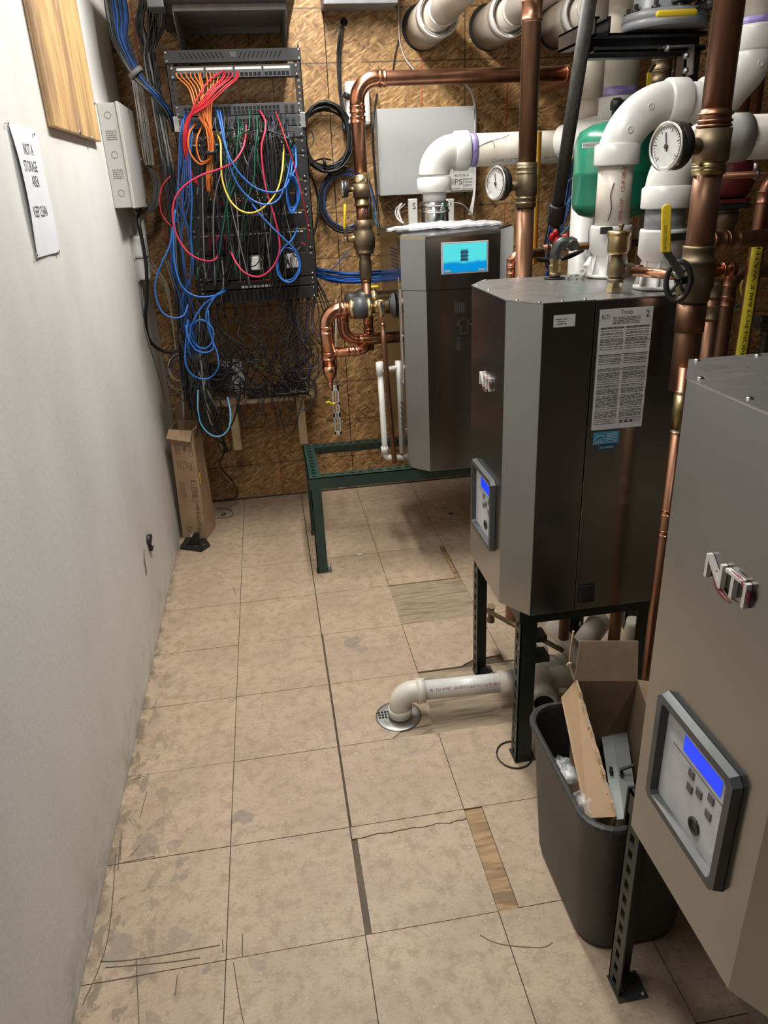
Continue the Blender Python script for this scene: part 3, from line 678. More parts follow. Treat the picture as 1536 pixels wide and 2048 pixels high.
# tall copper riser in front of the grey panel, running down behind the middle boiler
t0 = Y(1060, 150, 2.25); R = .026; x, y = t0.x, 2.25
t = thing('copper_pipe', 'tall brown copper riser passing in front of the long horizontal copper pipe', 'pipe', (x, y, .05))
def zt(px, py): return Y(px, py, y).z
G().tube([(x, y, .0), (x, y, zt(1050, 415))], R, 'copper_old', 24).build('pipe', t)
G().tube([(x, y, zt(1050, 330)), (x, y, 2.7)], R, 'copper_old', 24).build('pipe', t)
g = G(); ring(g, (x, y, zt(1060, 22)), (0, 0, 1), R, .05, 'copper', 'solder'); g.build('coupling', t)
g = G(); za, zb_ = zt(1052, 415), zt(1052, 325); g.lathe((x, y, za), (0, 0, 1), [(0, R * 1.02), (0, R * 1.12), (.012, R * 1.14), (.03, R * 1.1), (.035, R * 1.22), (zb_ - za - .035, R * 1.22), (zb_ - za - .03, R * 1.1), (zb_ - za - .012, R * 1.14), (zb_ - za, R * 1.12), (zb_ - za, R)], 'brass_old', 28); g.build('tee', t)
for px in (405, 395, 335, 345):
    g = G(); g.lathe((x, y, zt(1052, px) - .003), (0, 0, 1), [(0, R * 1.05), (.001, R * 1.2), (.005, R * 1.2), (.006, R * 1.05)], 'brass_light', 24); g.build('solder_ring', t)
zg = zt(1050, 372); g = G().cyl((x - .065, y, zg), (x, y, zg), .012, 'brass_old', 14); g.lathe((x - .062, y, zg), (1, 0, 0), [(0, .012), (.001, .017), (.015, .017), (.016, .012)], 'brass_old', 6); g.build('gauge_branch', t)
c = Y(990, 367, 2.22); gauge(c, (-.94, -.34, .05), .045, .032, 'round pressure gauge seen at a slant beside the tall copper riser', (x - .06, y, zg))

# long horizontal copper supply pipe with the brass valve below its elbow
y = 3.13; ys = y; p1 = Y(719, 152, y); p1.z = Y(760, 157, y).z; xv = Y(719, 300, y).x
t = thing('copper_pipe', 'long horizontal copper pipe with a bright elbow dropping to a brass ball valve', 'pipe', (xv, y, .65))
zt = lambda px, py: Y(px, py, ys).z
xr = Y(1140, 150, y).x
g = G().tube(fillet([(xv, y, zt(719, 345)), (xv, y, p1.z), (xr, y, p1.z)], .075, 12), .026, 'copper', 24); g.build('pipe', t)
q = fillet([(xv, y, p1.z - .09), (xv, y, p1.z), (xv + .09, y, p1.z)], .075, 12); g = G().tube(q, .0285, 'copper_bright', 24); g.build('elbow', t)
for p_, d_ in (((xv, y, p1.z - .10), (0, 0, 1)), ((xv + .10, y, p1.z), (1, 0, 0)), ((xv, y, p1.z - .135), (0, 0, 1)), ((xr - .01, y, p1.z), (1, 0, 0))):
    g = G(); g.lathe(V(p_) - V(d_) * .012, d_, [(0, .026), (0, .030), (.003, .0315), (.006, .0295), (.018, .0295), (.021, .0315), (.024, .030), (.024, .026)], 'copper_bright', 24); g.build('fitting_collar', t)
G().tube(fillet([(xr, y, p1.z), (xr + .07, y, p1.z), (xr + .07, 3.6, p1.z)], .06, 8), .0285, 'copper', 20).build('elbow', t)
zz = [zt(719, v) for v in (350, 368, 395, 412, 440, 452, 500, 508)]
G().lathe((xv, y, zz[1]), (0, 0, 1), [(0, .027), (0, .03), (.01, .031), (zz[0] - zz[1], .029), (zz[0] - zz[1], .026)], 'brass_light', 24).build('adapter', t)
G().lathe((xv, y, zz[2]), (0, 0, 1), [(0, .030), (0, .034), (zz[1] - zz[2], .034), (zz[1] - zz[2], .028)], 'brass_old', 24).build('tee', t)
G().lathe((xv, y, zz[3]), (0, 0, 1), [(0, .027), (0, .032), (.008, .032), (.01, .029), (zz[2] - zz[3], .03), (zz[2] - zz[3], .026)], 'brass', 24).build('adapter', t)
G().tube([(xv, y, zz[4] - .01), (xv, y, zz[3])], .026, 'copper', 20).build('pipe', t, label='copper stub with a letter S written on it')
G().text('S', (xv, y - .0265, (zz[3] + zz[4]) / 2), (1, 0, 0), (0, 0, 1), .035, 'ink', .014, .0003).build('lettering', t)
G().lathe((xv, y, zz[7]), (0, 0, 1), [(0, .026), (0, .036), (.01, .038), (.012, .033), (.022, .043), (.06, .046), (.085, .040), (.095, .034), (.10, .037), (zz[4] - zz[7], .035), (zz[4] - zz[7], .026)], 'brass_old', 26).build('valve_body', t)
hb = Y(699, 478, y - .03); g = G().cyl((xv, y, hb.z), (hb.x - .005, y - .01, hb.z), .013, 'brass', 12); g.lathe((hb.x - .01, y - .01, hb.z), (-1, 0, 0), [(0, .012), (.008, .012), (.009, .006)], 'chrome', 6); g.build('valve_stem', t)
lever(t, Y(689, 458, y - .03), Y(690, 408, y - .03), .011, hub=(hb.x - .012, y - .012, hb.z))
z9, z8 = zt(725, 560), zt(722, 505)
G().lathe((xv, y, z9), (0, 0, 1), [(0, .022), (.01, .026), (.06, .026), (.075, .024), (z8 - z9 - .02, .022), (z8 - z9, .028)], 'brass_old', 24).build('dielectric_union', t)
G().tube([(xv, y, zt(730, 700)), (xv, y, z9)], .020, 'copper_old', 20).build('pipe', t)
for v in (640, 664, 555): g = G(); ring(g, (xv, y, zt(730, v)), (0, 0, 1), .020, .03, 'copper_bright'); g.build('coupling', t)
zg = zt(686, 380); cg = (Y(700, 380, y).x - .012, y, zg)
G().cyl((cg[0] + .005, y, zg), (xv, y, zg), .009, 'brass', 12).build('gauge_branch', t)
gauge((Y(683, 376, y).x, y, zg + .003), (-1, .04, 0), .031, .026, 'small black thermometer dial seen edge on left of the brass valve', cg)

# bright new copper loop left of the touchscreen boiler
y = 3.03
def P(px, py, yy=None): return Y(px, py, y if yy is None else yy)
t = thing('copper_pipe', 'bright new copper loop joined to the left side of the touchscreen boiler', 'pipe', P(655, 775))
R = .0275
a_ = P(775, 612); b_ = P(650, 616); c_ = P(655, 745)
G().tube(fillet([V((P(705, 613).x, y, a_.z)), V((b_.x, y, a_.z)), V((b_.x, y, P(655, 735).z))], .062, 12), R, 'copper_bright', 24).build('elbow', t)
for (px, py, d_) in ((651, 660, (0, 0, 1)), (654, 712, (0, 0, 1)), (683, 612, (1, 0, 0))):
    g = G(); p = P(px, py); p = V((b_.x, y, p.z)) if d_[2] else V((p.x, y, a_.z)); ring(g, p, d_, R, .03, 'copper_bright'); g.build('coupling', t)
g = G().lathe((b_.x, y, P(655, 765).z), (0, 0, 1), [(0, .011), (.012, .012), (.03, .024), (.045, R), (.07, R * 1.05)], 'copper_bright', 24); g.build('reducer', t)
G().tube([(b_.x, y, P(655, 778).z), (b_.x, y, P(655, 762).z)], .010, 'copper_bright', 12).build('pipe', t)
zc = P(670, 705).z; xc = P(728, 700).x
G().tube(fillet([(b_.x, y, zc), (xc, y, zc), (xv, ys, zt(730, 682))], .05, 10), .0195, 'copper_bright', 20).build('pipe', t)
for px in (668, 700, 712): g = G(); ring(g, (P(px, 705).x, y, zc), (1, 0, 0), .0195, .02, 'copper_bright'); g.build('coupling', t)
xs_ = P(688, 640).x; zr = P(760, 681).z
G().tube(fillet([(xs_, y + .05, P(688, 615).z), (xs_, y + .05, zr), (1.06, y + .05, zr)], .06, 12), .0235, 'copper_bright', 24).build('return_pipe', t)
for (p_, d_) in (((xs_, y + .05, P(688, 640).z), (0, 0, 1)), ((P(722, 683).x, y + .05, zr), (1, 0, 0))): g = G(); ring(g, p_, d_, .0235, .03, 'copper_bright'); g.build('coupling', t)
# union assembly at the boiler
t = thing('union_valve', 'brass and black union with a small drain cock on the side of the touchscreen boiler', 'valve', P(735, 612))
xa = P(698, 613).x; d = V((1, 0, 0)); zz = a_.z
G().lathe((xa, y, zz), d, [(0, .030), (0, .040), (.018, .040), (.02, .030)], 'brass_light', 8).build('union_nut', t)
G().lathe((xa + .018, y, zz), d, [(0, .034), (0, .043), (.05, .043), (.052, .036)], 'dark_grey', 28).build('union_body', t)
G().lathe((xa + .07, y, zz), d, [(0, .030), (0, .039), (.02, .039), (.022, .026), (.045, .026), (.05, .030), (.09, .030)], 'brass_light', 26).build('union_nut', t)
G().lathe((1.0445, y, zz), (-1, 0, 0), [(0, .050), (.004, .050), (.010, .034), (.02, .030)], 'dark_grey', 26).build('wall_collar', t)
q = P(762, 618, y - .045); G().lathe(q + V((0, 0, .03)), (0, 0, -1), [(0, .012), (.006, .018), (.02, .018), (.03, .012), (.06, .011)], 'brass_light', 14).build('drain_cock', t)
G().bar(q + V((-.002, -.02, .03)), q + V((.006, -.022, -.02)), .010, .003, 'chrome', up=(0, -1, 0)).build('tap_handle', t)
t = thing('union_valve', 'black and brass union standing just behind the front one, below the vertical copper pipe', 'valve', P(715, 597, 3.12))
xb = P(690, 597, 3.14).x; zz = P(720, 597, 3.14).z
G().lathe((xb, 3.14, zz), d, [(0, .02), (.02, .028), (.05, .030), (.055, .036), (.11, .036), (.115, .026)], 'castiron', 24).build('union_body', t)
G().lathe((xb + .11, 3.14, zz), d, [(0, .030), (0, .038), (.02, .038), (.025, .026), (.15, .026)], 'brass_light', 24).build('union_nut', t)
lever(t, P(742, 574, 3.1), P(757, 573, 3.1), .010)
# thin relief pipe, white condensate pipe
t = thing('copper_pipe', 'thin plain copper drain pipe slanting down the left side of the touchscreen boiler', 'pipe', P(787, 924))
G().tube([P(765, 645, 2.98), P(768, 690, 2.98), P(789, 926, 2.90)], .0105, 'copper_old', 14).build('pipe', t)
g = G(); ring(g, P(765.5, 652, 2.98), (P(768, 690, 2.98) - P(765, 645, 2.98)), .0105, .02, 'copper'); g.build('coupling', t)
t = thing('condensate_pipe', 'white plastic condensate pipe with an open top beside the touchscreen boiler', 'pipe', P(770, 918, 3.0))
yp = 2.99; G().tube(fillet([P(759, 725, yp), P(771, 915, yp), P(812, 915, yp)], .02, 6), .0125, 'pvc', 16).build('pipe', t)
cupa = P(759, 724, yp); cupd = (P(761, 755, yp) - cupa).normalized(); G().lathe(cupa, cupd, [(0, .012), (0, .0165), (.055, .0165), (.057, .0125)], 'pvc', 18).build('tee', t)
G().tube([P(762, 742, yp), P(795, 735, yp)], .011, 'pvc', 14).build('branch', t)
G().tube([P(797, 722, yp), P(800, 760, yp), P(806, 905, yp)], .015, 'pvc', 14).build('trap_pipe', t)
G().lathe(P(769, 893, yp), (0, 0, -1), [(0, .0125), (0, .016), (.03, .016)], 'pvc', 18).build('coupling', t)
# hanging slotted bracket
t = thing('hanging_bracket', 'white slotted plastic bracket hanging on a wire in front of the chipboard', 'bracket', P(672, 868, 3.3))
a, b = P(663, 772, 3.35), P(684, 868, 3.35); g = G()
w_ = b.x - a.x; y3 = 3.35
for x0, x1, z0, z1 in ((0, .18, 0, 1), (.75, 1, 0, 1), (0, 1, .9, 1), (0, 1, 0, .06), (.0, 1, .36, .45), (0, 1, .62, .66), (.42, .55, .1, .9)):
    g.box(a.x + w_ * x0, a.x + w_ * x1, y3, y3 + .008, b.z + (a.z - b.z) * z0, b.z + (a.z - b.z) * z1, 'white_plastic')
g.box(a.x + w_ * .95, a.x + w_, y3, y3 + .03, b.z, a.z, 'white_plastic').build('frame', t)
G().tube([P(672, 598, YB), P(672, 600, 3.35), P(672, 700, 3.35), P(672, 775, 3.35)], .003, 'c_beige', 6).build('hanging_wire', t)
G().tube(cr([P(652, 806, 3.34), P(658, 804, 3.34), P(664, 808, 3.34), P(671, 807, 3.34)]), .006, 'yellow', 8).build('yellow_tag', t)

# ---- white vent of the touchscreen boiler
y = 2.99; xe = P(869, 400).x; ze = P(935, 301).z
t = thing('vent_pipe', 'white vent elbow and long white pipe rising from the touchscreen boiler', 'pipe', (xe, y, 1.36))
zl = lambda v: Y(869, v, y).z
G().lathe((xe, y, 1.360), (0, 0, 1), [(0, .050), (.012, .056), (.02, .054), (zl(405) - 1.36, .053), (zl(403) - 1.36, .049)], 'stainless', 32).build('steel_collar', t)
for v in (425, 412): g = G(); g.lathe((xe, y, zl(v)), (0, 0, 1), [(0, .054), (0, .057), (.010, .057), (.010, .054)], 'chrome', 32); g.build('band_clamp', t)
g = G().obox((xe + .03, y - .052, zl(410)), (.012, .004, 0), (-.002, .006, 0), (0, 0, .007), 'chrome'); g.lathe((xe + .042, y - .055, zl(410)), (1, -.4, 0), [(0, .007), (.01, .007)], 'chrome', 6); g.build('clamp_screw', t)
G().lathe((xe, y, zl(407)), (0, 0, 1), [(0, .045), (zl(380) - zl(407), .045)], 'pipe_grey' if 0 else 'white_plastic', 32).build('grey_adapter', t)
E4 = fillet([(xe, y, zl(350)), (xe, y, ze), (P(915, 301).x, y, ze)], .11, 16); G().tube(E4, .0585, 'pvc', 32).build('elbow', t)
z2 = zl(384); G().lathe((xe, y, z2), (0, 0, 1), [(0, .05), (0, .063), (.004, .0655), (zl(357) - z2, .0655), (zl(354) - z2, .058)], 'pvc', 32).build('socket', t)
x5 = P(906, 300).x; x6 = P(935, 300).x; G().lathe((x5, y, ze), (1, 0, 0), [(0, .058), (.006, .068), (x6 - x5 - .003, .069), (x6 - x5, .066), (x6 - x5, .05)], 'pvc', 32).build('socket', t)
x7 = P(950, 300).x; G().cyl((x6, y, ze), (x7, y, ze), .0578, 'primer', 32).build('primer_band', t)
x8 = 1.86; G().tube([(x6 - .01, y, ze), (x8, y, ze)], .057, 'pvc_cream', 32).build('pipe', t)
g = G(); g.text('CHARLOTTE', (P(1001, 322).x, y - .0577, P(1001, 322).z), (1, 0, 0), (0, 0, 1), .018, 'ink', .10, .0005); g.build('lettering', t); g = G()
g.text('4IN PVC SCH 40', (P(1105, 312).x, y - .0578, P(1105, 316).z), (1, 0, 0), (0, 0, 1), .014, 'ink', .11, .0005); g.build('lettering', t)
g = G(); q = [P(948, 305, y - .058), P(960, 292, y - .056), P(985, 281, y - .052), P(1005, 276, y - .05), P(1018, 270, y - .048)]; g.tube(cr(q), .0012, 'ink', 4); g.tube([P(985, 281, y - .0545), P(990, 295, y - .0585)], .001, 'ink', 4); g.build('ink_line', t)
G().lathe((P(1158, 290).x, y, ze), (1, 0, 0), [(0, .058), (0, .069), (.10, .069), (.11, .06)], 'white_plastic', 32).build('coupling', t)
# plastic bag on top
t = thing('plastic_bag', 'crumpled white plastic bag lying on top of the touchscreen boiler around the vent', 'bag', (1.18, 2.85, 1.368))
n_ = 22; vs = []; fs = []; cA, cB, cC, cD = V((.985, 2.84, 0)), V((1.43, 2.80, 0)), V((1.44, 2.95, 0)), V((1.05, 2.95, 0))
for j in range(n_ + 1):
    for i in range(n_ + 1):
        u, v = i / n_, j / n_; p = cA.lerp(cB, u).lerp(cD.lerp(cC, u), v)
        e = min(u, 1 - u) * min(v, 1 - v) * 4
        p.z = 1.371 + .014 * e ** .4 + .007 * noise.noise(p * 22) + .005 * noise.noise(p * 60); p.x += .012 * noise.noise(p * 15 + V((9, 0, 0))); p.y += .012 * noise.noise(p * 15 + V((0, 9, 0)))
        vs.append(p)
for j in range(n_):
    for i in range(n_): a = j * (n_ + 1) + i; fs.append((a, a + 1, a + n_ + 2, a + n_ + 1))
G().add(vs, fs, 'bag_white', True).build('film', t)
G().add([(p[0], p[1], p[2] - .006) for p in vs], fs, 'bag_white', False).build('film', t)

# ---- grey panel on the wall with the IPS sign
a, b = Y(755, 220, 3.64), Y(946, 381, 3.64)
t = thing('electrical_cabinet', 'large plain light grey panel box on the chipboard behind the white elbow', 'electrical box', ((a.x + b.x) / 2, 3.69, b.z))
G().box(a.x, b.x, 3.645, YB - .001, b.z, a.z, 'panel_grey').build('body', t, bevel=.002)
G().box(a.x - .004, b.x + .004, 3.638, 3.645, b.z - .004, a.z + .004, 'panel_grey').build('cover', t, bevel=.0015)
a, b = Y(903, 348, 3.60), Y(951, 379, 3.60)
t = thing('ips_sign', 'small white sign reading PROTECTED BY IPS at the foot of the grey panel', 'sign', ((a.x + b.x) / 2, 3.63, b.z))
G().box(a.x, b.x, 3.632, 3.6375, b.z, a.z, 'label_white').build('plate', t)
g = G(); cx = (a.x + b.x) / 2; hz = a.z - b.z; yy = 3.6315
g.text('PROTECTED BY', (cx, yy, a.z - .008), R1, U1, .012, 'ink', .07, .0002)
g.build('lettering', t); G().text('IPS', (a.x + .035, yy, b.z + hz * .5), R1, U1, .034, 'ink', .048, .0002).build('lettering', t)
g = G()
for i, s_ in enumerate(('Integrated', 'Protection', 'Systems')): g.text(s_, (b.x - .03, yy, b.z + hz * (.68 - .19 * i)), R1, U1, .014, 'ink', .044, .0002)
g.text('763-264-0775  ipsprotects.com', (cx, yy, b.z + .006), R1, U1, .009, 'ink', .11, .0002); g.build('lettering', t)

# ---- sleeves through the back wall with their pipes
for i, (px, py) in enumerate(((847, 57), (980, 57), (1115, 54))):
    c = Y(px, py, YB); t = thing('wall_sleeve', ('grey sleeve and pipe through the wall directly above the plain grey panel', 'middle grey sleeve and pipe through the wall, left of the tall copper riser top', 'grey sleeve and pipe through the wall beside the leaning black pipe')[i], 'pipe', (c.x, 3.5, c.z - .09))
    G().lathe((c.x - .006, YB + .004, c.z + .004), (0, -1, 0), [(0, .092), (.0045, .092), (.0048, .08)], 'hole', 36).build('wall_hole', t)
    G().lathe((c.x, YB - .002, c.z), (0, -1, 0), [(0, .084), (.27, .084)], 'pvc_sleeve', 36).build('sleeve', t)
    G().lathe((c.x, YB - .25, c.z), (0, -1, 0), [(0, .080), (0, .0862), (.055, .0862), (.058, .082), (.050, .072), (.01, .070)], 'pvc', 36).build('end_ring', t)
    g = G()
    for k in range(5): g.tube([V((c.x + .077 * math.cos(k * 1.256 + u * .16), YB - .307, c.z + .077 * math.sin(k * 1.256 + u * .16))) for u in range(6)], .0012, 'ink', 4)
    g.build('slot', t, kind='stuff')
    G().tube([(c.x, YB - .05, c.z), (c.x, 3.36, c.z)], .060, 'pvc_cream', 32).build('pipe_socket', t)
    g = G(); g.lathe((c.x, 3.37, c.z), (0, -1, 0), [(0, .06), (0, .0615), (.01, .0605), (.012, .056)], 'pvc_dirty', 32); g.build('socket_lip', t)
    G().tube([(c.x, 3.47, c.z), (c.x, 2.2 if i < 2 else 3.0, c.z)], .055, 'pvc_cream', 32).build('pipe', t)

# ---- vents of the middle boiler
y = 1.857; x = 1.41; zt1 = lambda v: Y(1229, v, y).z; z00 = 1.278
t = thing('vent_pipe', 'cream vent pipe with purple printing that bends right in front of the green tank', 'pipe', (x, y, z00))
def base(t, x, y, zc, cupr, zpipe, pr, rimz):
    g = G().lathe((x, y, z00), (0, 0, 1), [(0, pr * 1.28), (.006, pr * 1.28), (.008, pr * .95), (zc - z00 - .012, pr * .93), (zc - z00, cupr), (rimz - z00 - .006, cupr), (rimz - z00, cupr * .98), (rimz - z00, pr)], 'white_plastic', 36); o = g.build('vent_adapter', t)
    for k in range(8):
        a = k * math.pi / 4 + .3; dx, dy = math.cos(a), math.sin(a)
        G().prism([(x + dx * pr * .9, y + dy * pr * .9, z00 + .006), (x + dx * pr * 1.22, y + dy * pr * 1.22, z00 + .006), (x + dx * pr * .95, y + dy * pr * .95, z00 + .06)], (dy * .004, -dx * .004, 0), 'white_plastic').build('rib', o)
    return o
base(t, x, y, zt1(498), .0505, 0, .0435, zt1(450))
q = zt1(461); a = math.radians(-100)
zp = zt1(210); R3 = .0435
pts = fillet([(x, y, zt1(452)), (x, y, zp), (1.76, y, zp), (1.76, y, 2.6)], .12, 16)
G().tube([(x, y, zt1(456)), (x, y, zt1(330))], R3 * .96, 'pvc_cream', 32).build('pipe', t)
e1 = fillet([(x, y, zt1(330)), (x, y, zp), (Y(1340, 200, y).x, y, zp)], .125, 16); G().tube(e1, R3 * 1.10, 'pvc', 32).build('elbow', t)
g = G(); g.lathe((x, y, zt1(331)), (0, 0, 1), [(0, R3), (0, R3 * 1.2), (.003, R3 * 1.23), (zt1(291) - zt1(331), R3 * 1.23), (zt1(287) - zt1(331), R3 * 1.1)], 'pvc', 32); g.build('socket', t)
xc1, xc2 = Y(1328, 200, y).x, Y(1368, 200, y).x; g = G(); g.lathe((xc1, y, zp), (1, 0, 0), [(0, R3 * 1.1), (.006, R3 * 1.23), (xc2 - xc1 - .003, R3 * 1.23), (xc2 - xc1, R3 * 1.2), (xc2 - xc1, R3)], 'pvc', 32); g.build('socket', t)
xc3 = Y(1402, 200, y).x; G().tube([(xc2 - .01, y, zp), (xc3 + .03, y, zp)], R3, 'pvc', 32).build('pipe', t)
xq = Y(1512, 70, y).x; zq = zp + .02
g = G(); g.lathe((xc3, y, zp), (1, 0, 0), [(0, R3), (0, R3 * 1.22), (.035, R3 * 1.22), (.04, R3 * 1.08)], 'pvc', 32); g.build('socket', t)
zu = Y(1512, 95, y).z
G().tube(fillet([(xc3 + .03, y, zp), (xc3 + .045, y, zp), (xq, y, zu - .03), (xq, y, zu)], .10, 14), R3 * 1.10, 'pvc', 32).build('elbow', t)
zv = Y(1512, 52, y).z; g = G(); g.lathe((xq, y, zu - .01), (0, 0, 1), [(0, R3 * 1.08), (.006, R3 * 1.22), (zv - zu + .007, R3 * 1.23), (zv - zu + .01, R3 * 1.2), (zv - zu + .01, R3)], 'pvc', 32); g.build('socket', t)
G().cyl((xq, y, zv), (xq, y, Y(1512, 36, y).z), R3 * 1.005, 'primer', 32).build('primer_band', t)
G().tube([(xq, y, zv - .01), (xq, y, 2.7)], R3 * .995, 'pvc_cream', 32).build('pipe', t)
for px, py in ((1302, 213), (1260, 259), (1521, 127)):
    q = Y(px, py, y - R3 * 1.09); g = G(); g.lathe(q, (0, -1, 0), [(0, .0075), (.0015, .0075), (.002, .006), (.001, .0055)], 'pvc', 16); g.build('moulded_dot', t)
pr = G().text('XFR-15P   12-P-08-23', (x + .002, y - R3 * .965, zt1(385)), (0, 0, 1), (-1, 0, 0), .014, 'ink_red', .13, .0006); pr.build('lettering', t)
G().tube(cr([V((x - .02, y - R3 * .90, zt1(365))), V((x - .026, y - R3 * .86, zt1(390))), V((x - .022, y - R3 * .88, zt1(415))), V((x - .028, y - R3 * .84, zt1(440)))]), .0012, 'ink', 4).build('ink_line', t)
lx = Y(1213, 461, y - .051); G().box(lx.x - .014, lx.x + .014, y - .0535, y - .045, lx.z - .008, lx.z + .008, 'castiron').build('logo_plate', t)
q = Z(1175, 545, 1.28); G().lathe(q + V((0, 0, .008)), (.35, .2, .35), [(0, .014), (.003, .016), (.03, .016), (.033, .010)], 'white_plastic', 16).build('test_port_cap', t)
q = Z(1168, 553, 1.28); G().lathe(q + V((0, 0, .010)), (-.6, -.5, .2), [(0, .009), (.012, .010), (.013, .006), (.004, .005)], 'white_plastic', 14).build('test_port', t)

y = 1.601; x = 1.412; zt2 = lambda v: Y(1332, v, y).z
t = thing('vent_pipe', 'white vent with a dark grey band standing behind the yellow valve lever', 'pipe', (x, y, z00))
base(t, x, y, zt2(508), .0500, 0, .0425, zt2(457))
G().tube([(x, y, zt2(462)), (x, y, zt2(412))], R3 * .97, 'pipe_grey', 32).build('grey_pipe', t)
g = G(); g.lathe((x, y, zt2(416)), (0, 0, 1), [(0, R3), (0, R3 * 1.2), (.003, R3 * 1.23), (zt2(376) - zt2(416), R3 * 1.23), (zt2(371) - zt2(416), R3 * 1.1)], 'pvc', 32); g.build('socket', t)
zh = Y(1490, 275, y).z
G().tube(fillet([(x, y, zt2(380)), (x, y, zt2(330)), (x + .10, y, zh), (x + .16, y, zh)], .12, 12), R3 * 1.09, 'pvc', 32).build('elbow', t)
G().tube([(x + .13, y, zh), (2.3, y, zh)], R3, 'pvc_cream', 32).build('pipe', t)
G().box(Y(1316, 470, y).x - .014, Y(1365, 470, y).x + .014, y - .0535, y - .045, zt2(478), zt2(464), 'castiron').build('logo_plate', t)

# brass air vent with copper arm towards the valve
q = Z(1229, 583, 1.278); y = q.y; x = q.x; za_ = lambda v: Y(1234, v, y).z
t = thing('air_vent', 'brass bottle shaped air vent standing on the middle boiler top', 'valve', (x, y, 1.278))
G().lathe((x, y, 1.278), (0, 0, 1), [(0, .018), (.010, .018), (.011, .014), (.022, .014)], 'brass_light', 6, smooth=False).build('hex_nut', t)
z1_, z2_, z3_ = za_(560), za_(510), za_(462)
G().lathe((x, y, 1.298), (0, 0, 1), [(0, .013), (0, .018), (.008, .018), (.010, .013), (z1_ - 1.298, .0155), (za_(545) - 1.298, .019), (za_(530) - 1.298, .018), (za_(517) - 1.298, .013), (z2_ - 1.298, .013)], 'brass_old', 24).build('tee_body', t)
G().lathe((x, y, z2_), (0, 0, 1), [(0, .012), (.003, .021), (.008, .0225), (z3_ - z2_ - .012, .0225), (z3_ - z2_ - .010, .0245), (z3_ - z2_, .0245), (z3_ - z2_ + .001, .02)], 'brass', 28).build('float_chamber', t)
G().lathe((x + .004, y, z3_), (0, 0, 1), [(0, .004), (.006, .004), (.007, .006), (.013, .006), (.014, .004)], 'brass_old', 12).build('cap', t)
zc = za_(543); xm = Y(1395, 540, 1.42).x
G().lathe((x + .005, y, zc), (1, 0, 0), [(0, .010), (.015, .015), (.03, .016), (.035, .014)], 'brass_old', 20).build('branch', t)
pd = V((1.33, 1.50, zc)); G().tube([(x + .03, y, zc), (xm - .01, 1.44, zc)], .0105, 'copper_bright', 16).build('copper_arm', t)
g = G(); d_ = (V((xm - .01, 1.44, zc)) - V((x + .03, y, zc))).normalized(); ring(g, V((x + .045, y - .002, zc)), d_, .0115, .028, 'copper_bright'); g.build('coupling', t)

# flexible gas connection
q = Z(1109, 556, 1.278); t = thing('gas_connector', 'black elbow fitting on brass nuts at the top left of the middle boiler', 'fitting', (q.x, q.y, 1.278)); y = q.y
G().lathe((q.x, y, 1.2785), (0, 0, 1), [(0, .014), (.014, .014)], 'brass_old', 16).build('nipple', t)
G().lathe((q.x, y, 1.292), (0, 0, 1), [(0, .0145), (.018, .0145), (.019, .0125), (.026, .0125), (.027, .0145), (.036, .0145)], 'brass', 6, smooth=False).build('hex_nut', t)
G().tube(fillet([(q.x, y, 1.325), Y(1112, 505, y), Y(1122, 482, y), Y(1145, 487, y - .01), Y(1147, 492, y - .02)], .03, 6), .0145, 'castiron', 16).build('elbow', t)
G().tube([Y(1137, 484, y), Y(1147, 490, y)], .0165, 'zinc', 14).build('collar', t)
G().lathe((q.x, y, 1.2782), (0, 0, 1), [(0, .028), (.0006, .028)], 'hole', 24).build('top_hole', t)
for px, py in ((1148, 557), (1185, 556), (1162, 563)):
    c = Z(px, py, 1.281); 
g = G()
for i in range(26):
    c = Z(1135 + rnd.uniform(0, 50), 552 + rnd.uniform(-3, 8), 1.279); g.box(c.x, c.x + rnd.uniform(.001, .004), c.y, c.y + rnd.uniform(.001, .004), 1.2775, 1.2795, 'ink')
g.build('metal_swarf', label='dark crumbs scattered on the middle boiler top beside the white vent', category='debris', kind='stuff')

# ---- leaning black gas pipe
a, b = Y(1184, -30, 2.05), Y(1111, 440, 2.30)
t = thing('gas_pipe', 'black iron pipe leaning down behind the middle boiler with a collar at its end', 'pipe', b)
G().tube([a, b], .0185, 'steel_black', 20).build('pipe', t)
dd = (b - a).normalized(); G().lathe(b - dd * .05, dd, [(0, .0185), (0, .0245), (.005, .026), (.055, .026), (.06, .022)], 'black', 20).build('coupling', t)
g = G(); c = Y(1112, 478, 2.30); G().tube([b, c + V((0, 0, .0)), V((c.x, c.y, 1.27))], .012, 'black', 10).build('lower_pipe', t)
for i, (px, py) in enumerate(((1104, 478), (1112, 470), (1118, 480), (1124, 476), (1108, 486))):
    t = thing('wire_nut', 'red wire nut in the cluster below the leaning black pipe', 'wire connector', Y(px, py, 2.22), 'red wire nuts under the black pipe')
    G().lathe(Y(px, py, 2.22), (rnd.uniform(-1, 1), -.6, rnd.uniform(-.3, .8)), [(0, .004), (.002, .010), (.016, .007), (.020, .005)], 'red', 10).build('cap', t)

# yellow flexible gas tube
a = Y(1073, 270, 2.32); n_ = 150; zlo = 1.27; zhi = Y(1073, 262, 2.32).z; xx = a.x + .009; pts = []; rr = []
for i in range(n_ * 2): pts.append((xx, 2.32, zlo + (zhi - zlo) * i / (n_ * 2))); rr.append(.0080 if i % 2 else .0064)
G().tube(pts, rr, 'yellow_flex', 10).build('flexible_gas_tube', label='corrugated yellow flexible gas tube hugging the right side of the tall copper riser', category='pipe')

